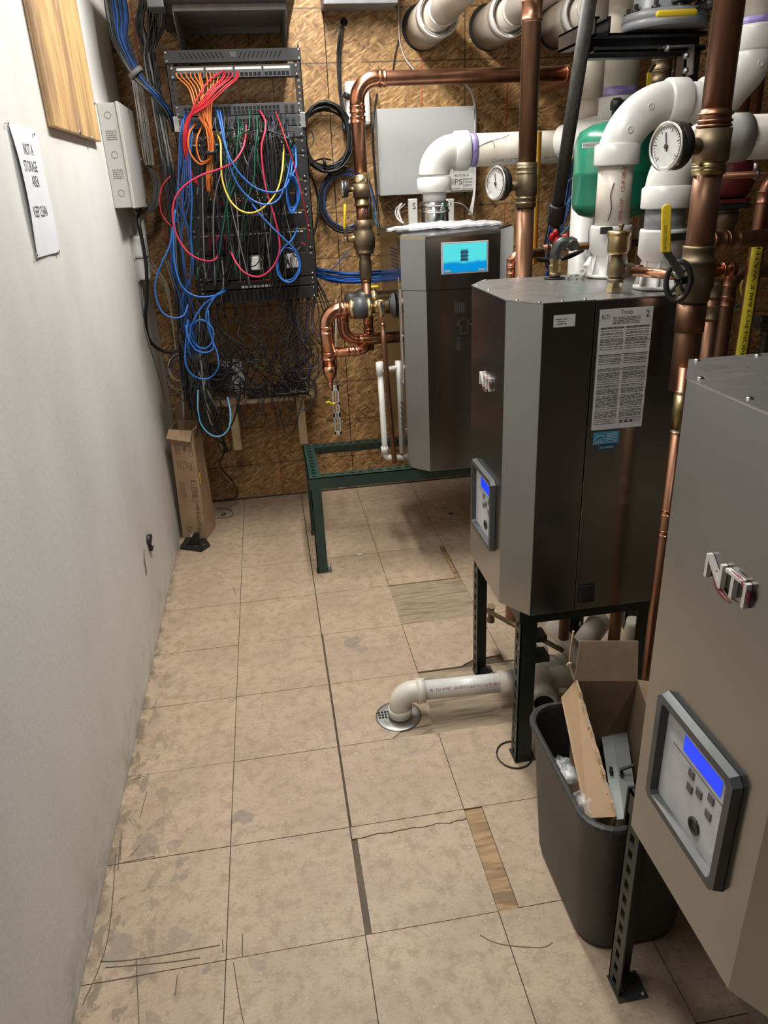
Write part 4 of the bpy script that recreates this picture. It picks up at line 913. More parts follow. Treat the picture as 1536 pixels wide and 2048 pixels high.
# ---- green expansion tank
y = 2.50; c = Y(1229, 345, y); zt3 = lambda v: Y(1229, v, y).z; r = .132
t = thing('expansion_tank', 'green expansion tank hanging behind the cream vent pipe', 'tank', (c.x, y, zt3(440)))
z0, z1 = zt3(437), zt3(240); zm_ = zt3(345)
g = G().lathe((c.x, y, z0), (0, 0, 1), [(0, .02), (.003, r * .55), (.015, r * .82), (.035, r * .97), (.05, r), (zm_ - z0 - .005, r), (zm_ - z0, r * 1.02), (zm_ - z0 + .005, r), (z1 - z0 - .06, r), (z1 - z0 - .03, r * .9), (z1 - z0 - .01, r * .6), (z1 - z0, .03), (z1 - z0 + .002, .01)], 'tank_green', 48); g.build('shell', t)
g = G().lathe((c.x - .01, y, z1 - .003), (0, 0, 1), [(0, .014), (.03, .014), (.032, .02), (.055, .02), (.065, .012)], 'castiron', 20); g.build('neck_fitting', t)
G().tube([(c.x - .01, y, z1 + .045), (c.x + .30, y, z1 + .045)], .012, 'castiron', 12).build('connection_pipe', t)
g = G(); p0 = Y(1166, 292, y - .095); p1_ = Y(1201, 290, y - .125)
g.prism([p0 + V((0, -.0, -.006)), p1_ + V((0, 0, -.006)), p1_ + V((0, 0, .009)), p0 + V((0, 0, .009))], (0, .006, 0), 'sticker_yellow' if 0 else 'label_white'); g.build('label', t, label='narrow cream label near the tank top')
G().text('EXPANSION TANK', (p0 + p1_) / 2 + V((0, -.002, .0015)), (p1_ - p0), U1, .010, 'ink', .055, .0004).build('lettering', t)

# ---- pvc stacks behind the tank
y = 2.99
def stack(name, px, y, z0, z1, r, m, label):
    c = Y(px, 150, y); t = thing(name, label, 'pipe', (c.x, y, z0)); G().tube([(c.x, y, z0), (c.x, y, z1)], r, m, 32).build('pipe', t); return t, c
t, c = stack('vent_stack', 1190, 2.99, ze, 2.7, .057, 'pvc_cream', 'cream vertical pipe rising from the long white pipe behind the leaning black pipe')
G().lathe((c.x, 2.99, ze + .055), (0, 0, 1), [(0, .05), (0, .069), (.09, .069), (.10, .058)], 'pvc_cream', 32).build('socket', t)
y = 2.72
t, c = stack('vent_stack', 1243, y, Y(1240, 195, y).z, 2.7, .057, 'pvc_cream', 'cream vertical pipe with a purple primer ring above the green tank')
zz = Y(1240, 195, y).z; G().cyl((c.x, y, zz), (c.x, y, zz + .03), .0578, 'primer', 32).build('primer_band', t)
G().lathe((c.x, y, zz + .002), (0, 0, -1), [(0, .057), (0, .068), (.004, .07), (.065, .07), (.07, .062)], 'white_plastic', 32).build('socket', t)
G().tube(fillet([(c.x, y, zz - .05), (c.x, y, zz - .10), (c.x - .11, 2.93, ze + .01)], .08, 8), .062, 'white_plastic', 32).build('elbow', t)
t = thing('drain_stack', 'white vertical pipe with purple marks behind the gas fittings', 'pipe', (Y(1163, 480, 2.9).x, 2.9, 0))
c = Y(1163, 480, 2.9); G().tube([(c.x, 2.9, 0), (c.x, 2.9, ze - .04)], .047, 'pvc', 32).build('pipe', t)
for dx, z in ((0, 1.24), (.004, 1.06)): G().tube([(c.x + dx + .005, 2.9 - .0465, z), (c.x + dx + .007, 2.9 - .047, z + .05), (c.x + dx + .005, 2.9 - .0465, z + .10)], [.0005, .0025, .0005], 'primer', 5).build('primer_mark', t)

# ---- black strut frame carrying the grey flanged body
t = thing('pipe_support', 'black channel frame under the grey flanged pump body', 'metal frame', Y(1290, 105, 2.1)); y = 2.12
def chan(p, q, w_, h, up, name, m='black_satin'):
    p, q = V(p), V(q); d = (q - p).normalized(); up = V(up).normalized(); s_ = d.cross(up).normalized(); g = G(); L_ = (q - p).length / 2; c = (p + q) / 2; th = .0025
    g.obox(c - up * (h - th), d * L_, s_ * w_, up * th, m); g.obox(c + s_ * (w_ - th), d * L_, s_ * th, up * h, m); g.obox(c - s_ * (w_ - th), d * L_, s_ * th, up * h, m)
    g.obox(c + s_ * (w_ * .72) + up * (h - th), d * L_, s_ * w_ * .28, up * th, m); g.obox(c - s_ * (w_ * .72) + up * (h - th), d * L_, s_ * w_ * .28, up * th, m); return g.build(name, t)
za = Y(1250, 88, y).z; xa = Y(1182, 88, y).x; xb = Y(1402, 85, y).x
chan((xa, y, za), (xb, y, za), .021, .027, (0, -1, 0), 'channel'); chan((xa - .004, y + .03, za - .002), (xb, y + .03, za - .002), .021, .027, (0, 0, 1), 'channel')
q = Y(1195, 66, y); chan((q.x, y + .22, q.z + .01), (q.x, y - .03, q.z + .01), .021, .021, (0, 0, 1), 'channel')
xp = Y(1378, 130, y).x; chan((xp, y + .01, za - .02), (xp, y + .01, .0), .025, .021, (1, 0, 0), 'post')
g = G(); a, b = Y(1320, 96, y - .04), Y(1382, 92, y - .04); c = Y(1380, 150, y - .04)
g.bar(a, b, .03, .004, 'zinc', up=(0, 0, 1)); g.bar(b, c, .03, .004, 'zinc', up=(1, 0, 0)); g.build('angle_bracket', t, label='grey zinc angle bracket')
for px, py in ((1335, 97), (1372, 112), (1371, 142)):
    G().lathe(Y(px, py, y - .045), (-.5, -.8, .1), [(0, .009), (.006, .009), (.007, .005), (.012, .004)], 'zinc', 6).build('bolt', t)
y = 2.14; c = Y(1328, 60, y)
t = thing('pump_body', 'grey flanged pump body with a yellow lever at the top of the photo', 'pump', (c.x, y, za + .03)); zf = za + .029
G().lathe((c.x, y, zf), (0, 0, 1), [(0, .108), (.018, .110), (.0185, .107), (.020, .110), (.038, .108), (.040, .07)], 'pipe_grey', 48).build('flange', t)
G().lathe((c.x - .012, y, zf + .038), (0, 0, 1), [(0, .082), (.01, .072), (.20, .070), (.3, .070)], 'pipe_grey', 40).build('body', t)
for k in range(10):
    a = k * math.pi / 5 + .2; G().lathe((c.x + .094 * math.cos(a), y + .094 * math.sin(a), zf + .036), (0, 0, 1), [(0, .011), (.010, .011), (.011, .006), (.022, .006)], 'castiron', 6).build('bolt', t)
lever(t, Y(1393, 24, y - .13), Y(1313, 28, y - .13), .015, hub=Y(1415, 8, y - .1)); G().lathe(Y(1368, 3, y - .09), (0, 0, 1), [(0, .03), (.02, .035), (.06, .03)], 'zinc', 20).build('valve_bonnet', t)
G().tube([Y(1410, 10, y - .1), Y(1440, 4, y - .1)], .012, 'castiron', 12).build('valve_stem', t)

# ---- big copper riser at right with gauge and lever valve
y = 1.42; xm = Y(1410, 400, y).x; zt4 = lambda v: Y(1410, v, y).z; R = .0265
t = thing('copper_pipe', 'thick dark copper riser at the right carrying the largest gauge and a yellow lever valve', 'pipe', (xm, y, 0))
G().tube([(xm, y, zt4(255)), (xm, y, 2.7)], R, 'copper_old', 28).build('pipe', t)
G().tube([(xm, y, zt4(525)), (xm, y, zt4(330))], R, 'copper_old', 28).build('pipe', t)
G().tube([(xm, y, zt4(775)), (xm, y, zt4(600))], R * 1.02, 'copper_old', 28).build('pipe', t)
g = G(); za1, zb1 = zt4(255), zt4(218); g.lathe((xm, y, za1), (0, 0, 1), [(0, R), (0, R * 1.1), (zb1 - za1 - .01, R * 1.08), (zb1 - za1, R)], 'copper', 28); g.build('coupling', t)
for v in (229, 243, 253, 341, 334, 322):
    G().lathe((xm, y, zt4(v) - .003), (0, 0, 1), [(0, R), (.001, R * 1.2), (.005, R * 1.2), (.006, R)], 'brass' if v > 300 else 'copper', 24).build('bead', t)
za1, zb1 = zt4(322), zt4(258); G().lathe((xm, y, za1), (0, 0, 1), [(0, R), (0, R * 1.25), (zb1 - za1, R * 1.25), (zb1 - za1, R)], 'brass_old', 28).build('tee', t)
za1, zb1 = zt4(350), zt4(320); G().lathe((xm, y, za1), (0, 0, 1), [(0, R), (0, R * 1.14), (zb1 - za1, R * 1.16), (zb1 - za1, R)], 'brass', 28).build('coupling', t)
zv0, zv1 = zt4(602), zt4(490)
G().lathe((xm, y, zv0), (0, 0, 1), [(0, R), (0, .029), (.006, .032), (.02, .032), (.03, .036), (.055, .037), (.075, .034), (.08, .039), (.084, .030), (.10, .029), (zv1 - zv0 - .005, .031), (zv1 - zv0, .030), (zv1 - zv0, R)], 'brass_old', 32).build('valve_body', t)
G().lathe((xm, y, zt4(660)), (0, 0, 1), [(0, .029), (zt4(605) - zt4(660), .029)], 'copper_old', 28).build('adapter', t)
zg = zt4(292); G().cyl((xm - .075, y - .01, zg), (xm, y, zg), .015, 'brass_old', 16).build('gauge_branch', t)
c = Y(1331, 293, y - .02); gauge(c, (-.96, -.28, .0), .0405, .036, 'largest pressure gauge with a black case, left of the thick copper riser', (xm - .07, y - .01, zg))
hb = Y(1354, 548, y - .055)
G().lathe(V((xm, y, zt4(560))), (hb - V((xm, y, zt4(560)))), [(0, .014), (.03, .013), (.05, .010)], 'brass_old', 16).build('valve_stem', t)
pA, pB = Y(1331, 505, y - .075), Y(1333, 418, y - .075); g = G(); dn = V((-.3, -.95, 0)).normalized(); uu = V((.95, -.3, 0)).normalized() * .0085
g.obox((pA + pB) / 2, (pB - pA) / 2, uu, dn * .004, 'yellow'); g.lathe(pB - dn * .0038, dn, [(0, .0085), (.0076, .0085)], 'yellow', 16); hl = g.build('handle', t, bevel=.002, label='long yellow lever handle with fine print')
G().text('OPEN  600 WOG  CLOSE', (pA + pB) / 2 + dn * .0042 + V((0, 0, -.02)), (pB - pA), -uu, .007, 'ink', .06, .0003).build('print', hl)
G().bar(pA + V((0, .002, .004)), hb + V((.0, -.018, .0)), .014, .003, 'zinc', up=(0, -1, 0)).build('lever_arm', t)
hc = Y(1356, 563, y - .055); ax = V((-.55, -.83, 0)).normalized(); w = ax.cross(V((0, 0, 1))).normalized()
g = G()
for off in (0, .012):
    g.tube([hc + ax * (-off) + (w * .022 * math.cos(k * .2618) + V((0, 0, 1)) * .036 * math.sin(k * .2618)) for k in range(24)], .005, 'black', 8, closed=True)
for k in (.6, 2.2, 3.9, 5.4): g.tube([hc, hc + w * .022 * math.cos(k) + V((0, 0, .036 * math.sin(k)))], .0032, 'castiron', 6)
g.cyl(hc, V((xm, y, hc.z)), .008, 'castiron', 10); hw = g.build('handwheel', t, label='black oval handwheel')
G().lathe(hc + V((0, 0, .014)) + ax * (-.004), ax, [(0, .010), (.014, .010), (.0145, .007), (.022, .006)], 'zinc', 6).build('hub_nut', hw)

# slim copper drop pipe between the two boilers, behind the nearest one
y = 1.40; xx = Y(1352, 880, y).x; ztp = lambda v: Y(1345, v, y).z
t = thing('copper_pipe', 'slim copper pipe with soldered couplings running down behind the edge of the nearest boiler', 'pipe', (xx, y, 0))
G().tube([(xx, y, 0), (xx, y, ztp(735))], .0135, 'copper', 16).build('pipe', t)
for v, m_, ln in ((790, 'solder', .016), (806, 'brass_light', .012), (858, 'solder', .016), (1022, 'copper_bright', .014), (1062, 'copper_bright', .014)):
    g = G(); ring(g, (xx, y, ztp(v)), (0, 0, 1), .0135, ln, m_); g.build('coupling', t)
G().tube([(xx, y, ztp(858)), (xx, y, ztp(790))], .0155, 'brass', 16).build('adapter', t)

# ---- crowd of pipes at the far right
def cpipe(pts, r, m, label, name='copper_pipe', rings=(), cat='pipe', fr=.05, ringm='copper'):
    P_ = [V(p) for p in pts]; t = thing(name, label, cat, min(P_, key=lambda p: p.z)); G().tube(fillet(P_, fr, 8) if len(P_) > 2 else P_, r, m, 20).build('pipe', t)
    for a, f in rings:
        p, q = P_[a], P_[a + 1]; g = G(); ring(g, p.lerp(q, f), q - p, r, r * 1.6, ringm); g.build('coupling', t)
    return t
yy = 2.2; a = Y(1462, 560, yy)
cpipe([(a.x, yy, .0), (a.x, yy, Y(1475, 545, yy).z), (a.x + .25, yy, Y(1475, 545, yy).z)], .020, 'copper_old', 'dark copper pipe dropping from an elbow just left of the yellow NON POTABLE WATER label', rings=((0, .93), (0, .98)))
yy = 2.0; q1 = Y(1290, 490, yy); q2 = Y(1500, 482, yy)
cpipe([(q1.x, yy, q1.z), (q2.x + .3, yy, q1.z + .0)], .023, 'copper_old', 'dusty horizontal copper pipe crossing behind the riser at lever height', rings=((0, .35), (0, .42)))
yy = 2.15; q1 = Y(1440, 540, yy)
cpipe([(q1.x - .25, yy, q1.z), (q1.x + .05, yy, q1.z)], .020, 'copper_bright', 'short bright copper stub between the riser and the grey elbow', rings=((0, .7), (0, .9)), ringm='copper_bright')
yy = 2.1; a = Y(1513, 500, yy)
t = cpipe([(a.x, yy, 0), (a.x, yy, Y(1522, 372, yy).z), (a.x + .13, yy, Y(1530, 350, yy).z + .10)], .0215, 'copper', 'vertical copper pipe with a yellow NON POTABLE WATER label', rings=((0, .98),))
zt5 = lambda v: Y(1505, v, yy).z; zA, zB = zt5(463), zt5(712); n_ = 8
vs = []; fs = []
for i in range(n_ + 1):
    an = math.radians(198 + i * 10.5)
    for z in (zB, zA): vs.append((a.x + .0222 * math.cos(an), yy + .0222 * math.sin(an), z))
for i in range(n_): fs.append((2 * i, 2 * i + 2, 2 * i + 3, 2 * i + 1))
G().add(vs, fs, 'sticker_yellow', True).build('yellow_label', t, label='yellow label reading NON POTABLE WATER')
g = G().text('NON POTABLE WATER', (a.x - .008, yy - .0232, (zA + zB) / 2 - .01), (0, 0, 1), (-.93, -.3, 0), .026, 'ink', (zA - zB) * .88, .0004); g.build('lettering', t)
yy = 1.95; q1 = Y(1440, 352, yy); q2 = Y(1536, 342, yy)
t = cpipe([(q1.x, yy, q1.z), (q2.x + .3, yy, q1.z + .0)], .0085, 'copper', 'thin copper tube with a hanger crossing in front of the maroon pump')
G().tube([Y(1511, 342, yy), Y(1512, 335, yy), Y(1513, 326, yy)], .007, 'zinc', 10).build('hanger', t); G().lathe(Y(1512, 349, yy), (1, 0, 0), [(-.004, .012), (.004, .012)], 'zinc', 12).build('hanger_ring', t)
# maroon pump and its flanges
yy = 2.45; c = Y(1462, 350, yy); zp_ = lambda v: Y(1462, v, yy).z
t = thing('circulator_pump', 'dark maroon circulator pump behind the thick copper riser', 'pump', (c.x, yy, zp_(412)))
G().lathe((c.x, yy, zp_(398)), (0, 0, 1), [(0, .03), (.01, .060), (.05, .075), (zp_(325) - zp_(398), .062), (zp_(310) - zp_(398), .05)], 'red_dark', 32).build('body', t)
G().lathe((c.x, yy, zp_(405)), (0, 0, 1), [(0, .075), (.012, .075), (.012, .05)], 'red_dark', 6, smooth=False).build('flange', t)
G().lathe((c.x, yy, zp_(416)), (0, 0, 1), [(0, .078), (.014, .078)], 'black', 6, smooth=False).build('flange', t, label='black flange')
G().lathe((c.x, yy, zp_(480)), (0, 0, 1), [(0, .03), (.01, .038), (.02, .034), (.05, .034), (.055, .040), (.09, .040), (.095, .034), (zp_(418) - zp_(480), .042)], 'brass_old', 24).build('brass_adapter', t)
G().tube([(c.x, yy, zp_(312)), (c.x, yy, 2.7)], .028, 'copper_old', 20).build('pipe', t)
for sx in (-1, 1): G().lathe((c.x + sx * .058, yy, zp_(418)), (0, 0, 1), [(0, .008), (.05, .008)], 'zinc', 6).build('flange_bolt', t)
yy = 2.6; c = Y(1430, 595, yy)
cpipe([(c.x, yy, .0), (c.x, yy, Y(1440, 560, yy).z)], .034, 'copper_old', 'thick dark copper pipe with a brass collar standing behind the lever valve', rings=((0, .90), (0, .97)), ringm='brass_old')
yy = 3.0; c = Y(1500, 640, yy)
t = thing('green_wire_loop', 'green and yellow ground wires looping to the wall right of the dark copper drop', 'wire', Y(1480, 600, 2.3))
G().tube(cr([Y(1500, 470, 2.35), Y(1505, 530, 2.35), Y(1497, 580, 2.35), Y(1487, 605, 2.35), Y(1470, 615, 2.35)]), .006, 'c_green', 8).build('green_wire', t)
G().tube(cr([Y(1490, 550, 2.36), Y(1482, 575, 2.36), Y(1488, 600, 2.36)]), .004, 'c_yellow', 8).build('yellow_wire', t)
yy = 2.3; c = Y(1522, 655, yy)
t = thing('iron_fitting', 'dark iron elbow on a short pipe at the right edge above the nearest boiler', 'fitting', Y(1525, 705, yy))
G().tube(fillet([(c.x - .02, yy, c.z + .02), (c.x + .03, yy, c.z + .02), (c.x + .03, yy, .4)], .03, 6), .021, 'castiron', 16).build('elbow', t)
G().lathe((c.x + .03, yy, c.z - .03), (0, 0, 1), [(0, .026), (.02, .026)], 'castiron', 16).build('collar', t)
yy = 2.6; c = Y(1325, 200, yy)
for i, (px, w_) in enumerate(((1322, .03), (1345, .022))):
    c = Y(px, 150, yy + .1 * i); t = thing('brass_manifold', ('rough brown pipe riser seen behind the black post, left one', 'rough brown pipe riser seen behind the black post, right one')[i], 'pipe', (c.x, yy + .1 * i, 1.2))
    G().tube([(c.x, yy + .1 * i, 1.0), (c.x, yy + .1 * i, 2.7)], w_, 'brass_old', 16).build('pipe', t)
    for v in (110, 130, 152, 172): g = G(); ring(g, (c.x, yy + .1 * i, Y(px, v, yy).z), (0, 0, 1), w_, .03, 'brass_old'); g.build('coupling', t)
t = thing('valve_lever', 'small yellow valve lever seen between the tank and the black post', 'valve', Y(1298, 175, 2.55)); G().bar(Y(1297, 176, 2.55), Y(1299, 146, 2.55), .014, .005, 'yellow', up=(0, -1, 0)).build('handle', t); G().bar(Y(1298, 146, 2.55), Y(1310, 128, 2.58), .012, .004, 'zinc', up=(0, -1, 0)).build('arm', t)
yy = 2.6; cpipe([(Y(1440, 160, yy).x, yy, Y(1440, 235, yy).z), (Y(1440, 160, yy).x, yy, 2.7)], .028, 'copper_old', 'dark copper riser seen right behind the thick copper riser near the top')
c = Y(1505, 200, yy); cpipe([(c.x, yy, 1.5), (c.x, yy, 2.7)], .03, 'copper_old', 'dark copper riser at the right edge behind the white elbow', rings=((0, .55), (0, .62)))
yy = 2.5; q1 = Y(1085, 497, yy); q2 = Y(1190, 493, yy)
cpipe([q1, (q2.x + .25, yy, q1.z + .0)], .012, 'copper_old', 'thin horizontal copper pipe behind the black gas elbow', rings=((0, .05),))
# small elbow standing on the boiler behind
q = Y(1022, 556, 2.3); cpipe([(q.x, 2.3, 1.0), (q.x, 2.3, Y(1022, 510, 2.3).z), (q.x + .1, 2.3, Y(1022, 510, 2.3).z)], .014, 'copper', 'small copper elbow left of the tall riser foot', rings=((0, .93), (0, .85)), fr=.03)

# ------------------------------------------------------------ network rack
YR = 3.30; zr = lambda v: Y(460, v, YR).z; XL, XR_ = .262, .748
t = thing('network_rack', 'open black wall rack overflowing with coloured patch cables', 'rack', (.505, 3.5, zr(606)))
ztop, zbot = zr(98), zr(606)
for x0, x1 in ((XL - .012, XL + .016), (XR_ - .016, XR_ + .012)):
    g = G(); x_ = x0 if x0 < .4 else x1 - .003
    g.box(x_, x_ + .003, YR, YR + .05, zbot, ztop, 'rack_black')
    n_ = 44; st_ = (ztop - zbot) / n_; xm0, xm1 = x0 + .010, x1 - .010
    g.box(x0, xm0, YR, YR + .003, zbot, ztop, 'rack_black').box(xm1, x1, YR, YR + .003, zbot, ztop, 'rack_black')
    for i in range(n_): g.box(xm0, xm1, YR, YR + .003, zbot + i * st_, zbot + i * st_ + st_ * .62, 'rack_black')
    g.build('upright', t)
for z in (ztop - .02, zbot):
    for x in (XL - .012, XR_ + .009): G().box(x, x + .003, YR + .05, YB, z, z + .04, 'rack_black').build('side_arm', t)
def ear(g, x, z0, z1, yy): g.box(x, x + .022, yy, yy + .003, z0, z1, 'rack_black')
def unit(name, label, v0, v1, depth=.12, x0=XL, x1=XR_, m='rack_black', cat='network device'):
    z1, z0 = zr(v0), zr(v1); tt = thing(name, label, cat, ((x0 + x1) / 2, YR + .05, z0))
    G().box(x0 + .018, x1 - .018, YR - .004, YR + depth, z0 + .001, z1 - .001, m).build('chassis', tt)
    G().box(x0, x1, YR - .006, YR - .0005, z0 + .0008, z1 - .0008, m).build('front_plate', tt, bevel=.0008)
    for x in (x0 + .008, x1 - .008):
        for z in ((z0 + .008, z1 - .008) if z1 - z0 > .025 else ((z0 + z1) / 2,)):
            g = G(); screw(g, (x, YR - .006, z), (0, -1, 0), .0045, 'zinc'); g.build('screw', tt)
    return tt, z0, z1
def ports(tt, x0, x1, z0, z1, n, groups=1, m='hole'):
    for gi in range(groups):
        a = x0 + (x1 - x0) * gi / groups + .002; b = x0 + (x1 - x0) * (gi + 1) / groups - .004; w_ = (b - a) / n
        for i in range(n): G().box(a + i * w_ + w_ * .14, a + (i + 1) * w_ - w_ * .14, YR - .0075, YR - .006, z0, z1, m).build('port', tt)
yq = YR - .0078
tt, z0, z1 = unit('blanking_plate', 'black blank panel with slanted vents at the very top of the rack', 98, 125, .02, XL - .014, XR_ + .014)
for i in range(24):
    if 10 <= i <= 13: continue
    x = .305 + i * .0165; s_ = 1 if i < 12 else -1
    G().prism([(x, yq, z1 - .010), (x + .004, yq, z1 - .010), (x + .004 + .012 * s_, yq, z0 + .014), (x + .012 * s_, yq, z0 + .014)], (0, .0015, 0), 'hole').build('vent_slot', tt)
g = G().prism([(.49, yq, z1 - .010), (.52, yq, z1 - .010), (.513, yq, z0 + .016), (.497, yq, z0 + .016)], (0, .0018, 0), 'dark_grey').build('emblem', tt)
tt, z0, z1 = unit('patch_bay', 'upper patch panel with four white label strips and orange and red plugs', 130, 157, .03)
for i in range(4):
    a = XL + .026 + i * .109; G().box(a, a + .100, YR - .009, YR - .006, z1 - .016, z1 - .008, 'label_white').build('label_strip', tt)
    G().box(a - .002, a + .103, YR - .008, YR - .006, z0 + .003, z1 - .005, 'hole' if 0 else 'dark_grey').build('port_block', tt)
    for k in range(6): G().box(a + .002 + k * .0165, a + .014 + k * .0165, YR - .0096, YR - .008, z0 + .007, z0 + .019, 'hole').build('port', tt)
for v0, v1, nm, lb in ((208, 231, 'network_switch', 'dark grey network switch, upper of the stacked pair in the rack'), (232, 256, 'network_switch', 'dark grey network switch, lower of the stacked pair in the rack')):
    tt, z0, z1 = unit(nm, lb, v0, v1, .20, m='device_grey')
    ports(tt, XL + .03, XR_ - .08, z0 + .006, z0 + .016, 12, 2); ports(tt, XL + .03, XR_ - .08, z0 + .020, z0 + .030, 12, 2)
    for k in range(2):
        for j in range(2): G().box(XR_ - .066 + k * .024, XR_ - .052 + k * .024, YR - .0085, YR - .006, z0 + .006 + j * .014, z0 + .016 + j * .014, 'black').build('port', tt)
    if v0 == 232:
        for x in (XL - .012, XR_ - .008): G().box(x, x + .020, YR - .010, YR - .006, z0 - .008, z1 + .004, 'zinc').build('ear_bracket', tt, bevel=.001)
tt, z0, z1 = unit('media_module', 'small dark grey module at the right end below the stacked switches', 257, 279, .1, XR_ - .085, XR_, m='device_grey')
def labelled(v0, v1, lb, n=24, lab=True, nm='patch_bay'):
    tt, z0, z1 = unit(nm, lb, v0, v1, .03)
    if lab:
        for i in range(n): G().box(XL + .03 + i * .0178, XL + .043 + i * .0178, YR - .0075, YR - .006, z1 - .010, z1 - .005, 'label_white').build('label', tt)
    ports(tt, XL + .028, XR_ - .028, z0 + .006, z0 + .018, n)
    return tt, z0, z1
labelled(284, 312, 'patch panel in mid rack just below the stacked switches')
unit('cable_manager', 'plain black cable tray panel in mid rack behind the orange bundle tie', 314, 364, .15, cat='panel')
tt, z0, z1 = unit('cable_manager', 'black panel with a row of pale slots behind the lower orange bundle', 366, 390, .06, cat='panel')
for i in range(16): G().prism([(.30 + i * .026, yq, z0 + .006), (.3035 + i * .026, yq, z0 + .006), (.312 + i * .026, yq, z1 - .008), (.3085 + i * .026, yq, z1 - .008)], (0, .0015, 0), 'zinc').build('slot', tt)
tt, z0, z1 = unit('network_switch', 'black network switch with green indicator lights below the red cable bundle', 393, 426, .25)
ports(tt, XL + .03, XR_ - .06, z0 + .006, z0 + .018, 24)
simple('led_green', (.2, 1, .1), .5, emit=1.2)
for i in range(18): G().box(XL + .05 + i * .019, XL + .053 + i * .019, YR - .0078, YR - .006, z1 - .010, z1 - .008, 'led_green').build('indicator', tt)
labelled(428, 464, 'patch panel with a full row of small white labels, lower half of the rack')
tt, z0, z1 = labelled(466, 508, 'lowest patch panel with clusters of red plugs')
tt, z0, z1 = unit('rack_shelf', 'deep black rack shelf holding two white adapters', 512, 560, .30, cat='shelf')
for (px, py, w_, h_, lb) in ((514, 527, .026, .026, 'white labelled power adapter hanging in the lower rack, left one'), (583, 522, .028, .027, 'plain white adapter inside the blue cable loop, lower right of the rack')):
    c = Y(px, py, 3.20); tt = thing('power_adapter', lb, 'adapter', (c.x, 3.21, c.z - h_)); G().box(c.x - w_, c.x + w_, 3.20, YR - .006, c.z - h_, c.z + h_, 'white_plastic').build('body', tt, bevel=.004)
    if px == 514: G().text('MODEL', (c.x, 3.1995, c.z + .01), R1, U1, .008, 'ink', .03, .0002).build('lettering', tt) if 0 else None
tt, z0, z1 = unit('network_switch', 'small black switch with a red stripe and blue plugs low in the rack', 562, 579, .15)
G().box(.42, .60, YR - .0075, YR - .006, z1 - .006, z1 - .003, 'red').build('stripe', tt); ports(tt, .43, .57, z0 + .002, z0 + .012, 8, 1, 'label_white')
tt, z0, z1 = unit('slotted_plate', 'black comb slotted panel at the bottom of the rack', 581, 606, .08, cat='panel')
for i in range(22): G().box(XL + .03 + i * .0195, XL + .04 + i * .0195, YR - .0078, YR - .006, z0 + .005, z1 - .006, 'hole').build('slot', tt)
# tray and bracket above the rack
t = thing('tray_bracket', 'grey folded metal wall bracket above the rack', 'bracket', (.5, 3.5, Y(460, 98, 3.45).z))
a, b = Y(345, 24, 3.22), Y(573, 20, 3.22); zl_ = Y(460, 97, 3.60).z; zt_ = a.z + .02
G().box(a.x, b.x, 3.22, YB, zt_, zt_ + .004, 'shelf_grey').build('tray', t)
G().box(a.x, b.x, 3.218, 3.222, zt_ - .018, zt_, 'shelf_grey').build('front_lip', t)
G().box(a.x + .01, b.x - .01, 3.62, 3.624, zt_ - .022, zt_, 'shelf_grey').build('cross_bar', t)
for x, dx in ((a.x, .003), (b.x - .003, .003)):
    G().prism([(x, 3.22, zt_), (x, 3.22, zt_ - .03), (x, 3.45, zt_ - .15), (x, YB - .002, zt_ - .19), (x, YB - .002, zt_)], (dx, 0, 0), 'shelf_grey').build('side_plate', t)
t = thing('battery_backup', 'black box shaped device sitting on the grey bracket at the top of the photo', 'device', (.5, 3.45, zt_ + .005))
a2, b2 = Y(298, 10, 3.16), Y(592, 8, 3.16)
G().box(a2.x, b2.x, 3.16, YB - .01, zt_ + .005, zt_ + .20, 'dark_grey').build('body', t, bevel=.004)
G().box(a2.x - .006, a2.x + .05, 3.155, 3.26, zt_ - .018, zt_ + .06, 'dark_grey').build('front_foot', t, bevel=.004)
a, b = Y(645, -30, 3.60), Y(796, 6, 3.60)
t = thing('electrical_box', 'dark grey box whose bottom edge shows at the top above the black coil', 'electrical box', ((a.x + b.x) / 2, 3.67, b.z)); G().box(a.x, b.x, 3.60, YB - .001, b.z, b.z + .3, 'shelf_grey').build('body', t, bevel=.003)

# ------------------------------------------------------------ cables
rnd = random.Random(21)
def cab(pts, m, r=.0028, y=3.2, j=2, label=None, group=None, name='patch_cable', k=5, n=5):
    P_ = []
    for p in pts:
        yy = p[2] if len(p) > 2 else y; P_.append(Y(p[0] + rnd.uniform(-j, j), p[1] + rnd.uniform(-j, j), yy + rnd.uniform(-.006, .006)))
    o = G().tube(cr(P_, k), r, m, n).build(name); o['label'] = label; o['category'] = 'cable'
    if group: o['group'] = group
    return o
ORD = ('first', 'second', 'third', 'fourth', 'fifth', 'sixth', 'seventh', 'eighth', 'ninth', 'tenth', 'last')
for i, x in enumerate((353, 362, 371, 380, 388, 396, 412, 419, 426, 433, 400)):
    e = 417 + (i % 5) * 2.4
    cab([(x, 146, 3.27), (x + 3, 156, 3.24), (x * .62 + e * .38, 178, 3.2), (x * .3 + e * .7 - 6, 222, 3.17), (e - 2, 268, 3.16), (e, 312, 3.16), (e - 3, 350, 3.16), (e - 1, 385, 3.17), (e + 12, 404, 3.2), (e + 30, 408, 3.26)], 'c_orange', .0027, label=('orange patch cable plugged in %s from the left in the upper patch bay' % ORD[i]) if i < 10 else 'orange patch cable plugged into the second port group, joining the bundle late', group='orange patch cables', j=1.2)
cab([(390, 250, 3.2), (380, 262, 3.16), (377, 290, 3.15), (384, 312, 3.15), (402, 330, 3.15), (416, 322, 3.14), (422, 310, 3.14)], 'c_orange', .0034, label='orange cable bowing out left of the bundle in the wider loop')
cab([(405, 250, 3.2), (395, 275, 3.15), (395, 300, 3.15), (404, 322, 3.15), (418, 318, 3.14)], 'c_orange', .0034, label='orange cable bowing out left of the bundle in the narrower loop')
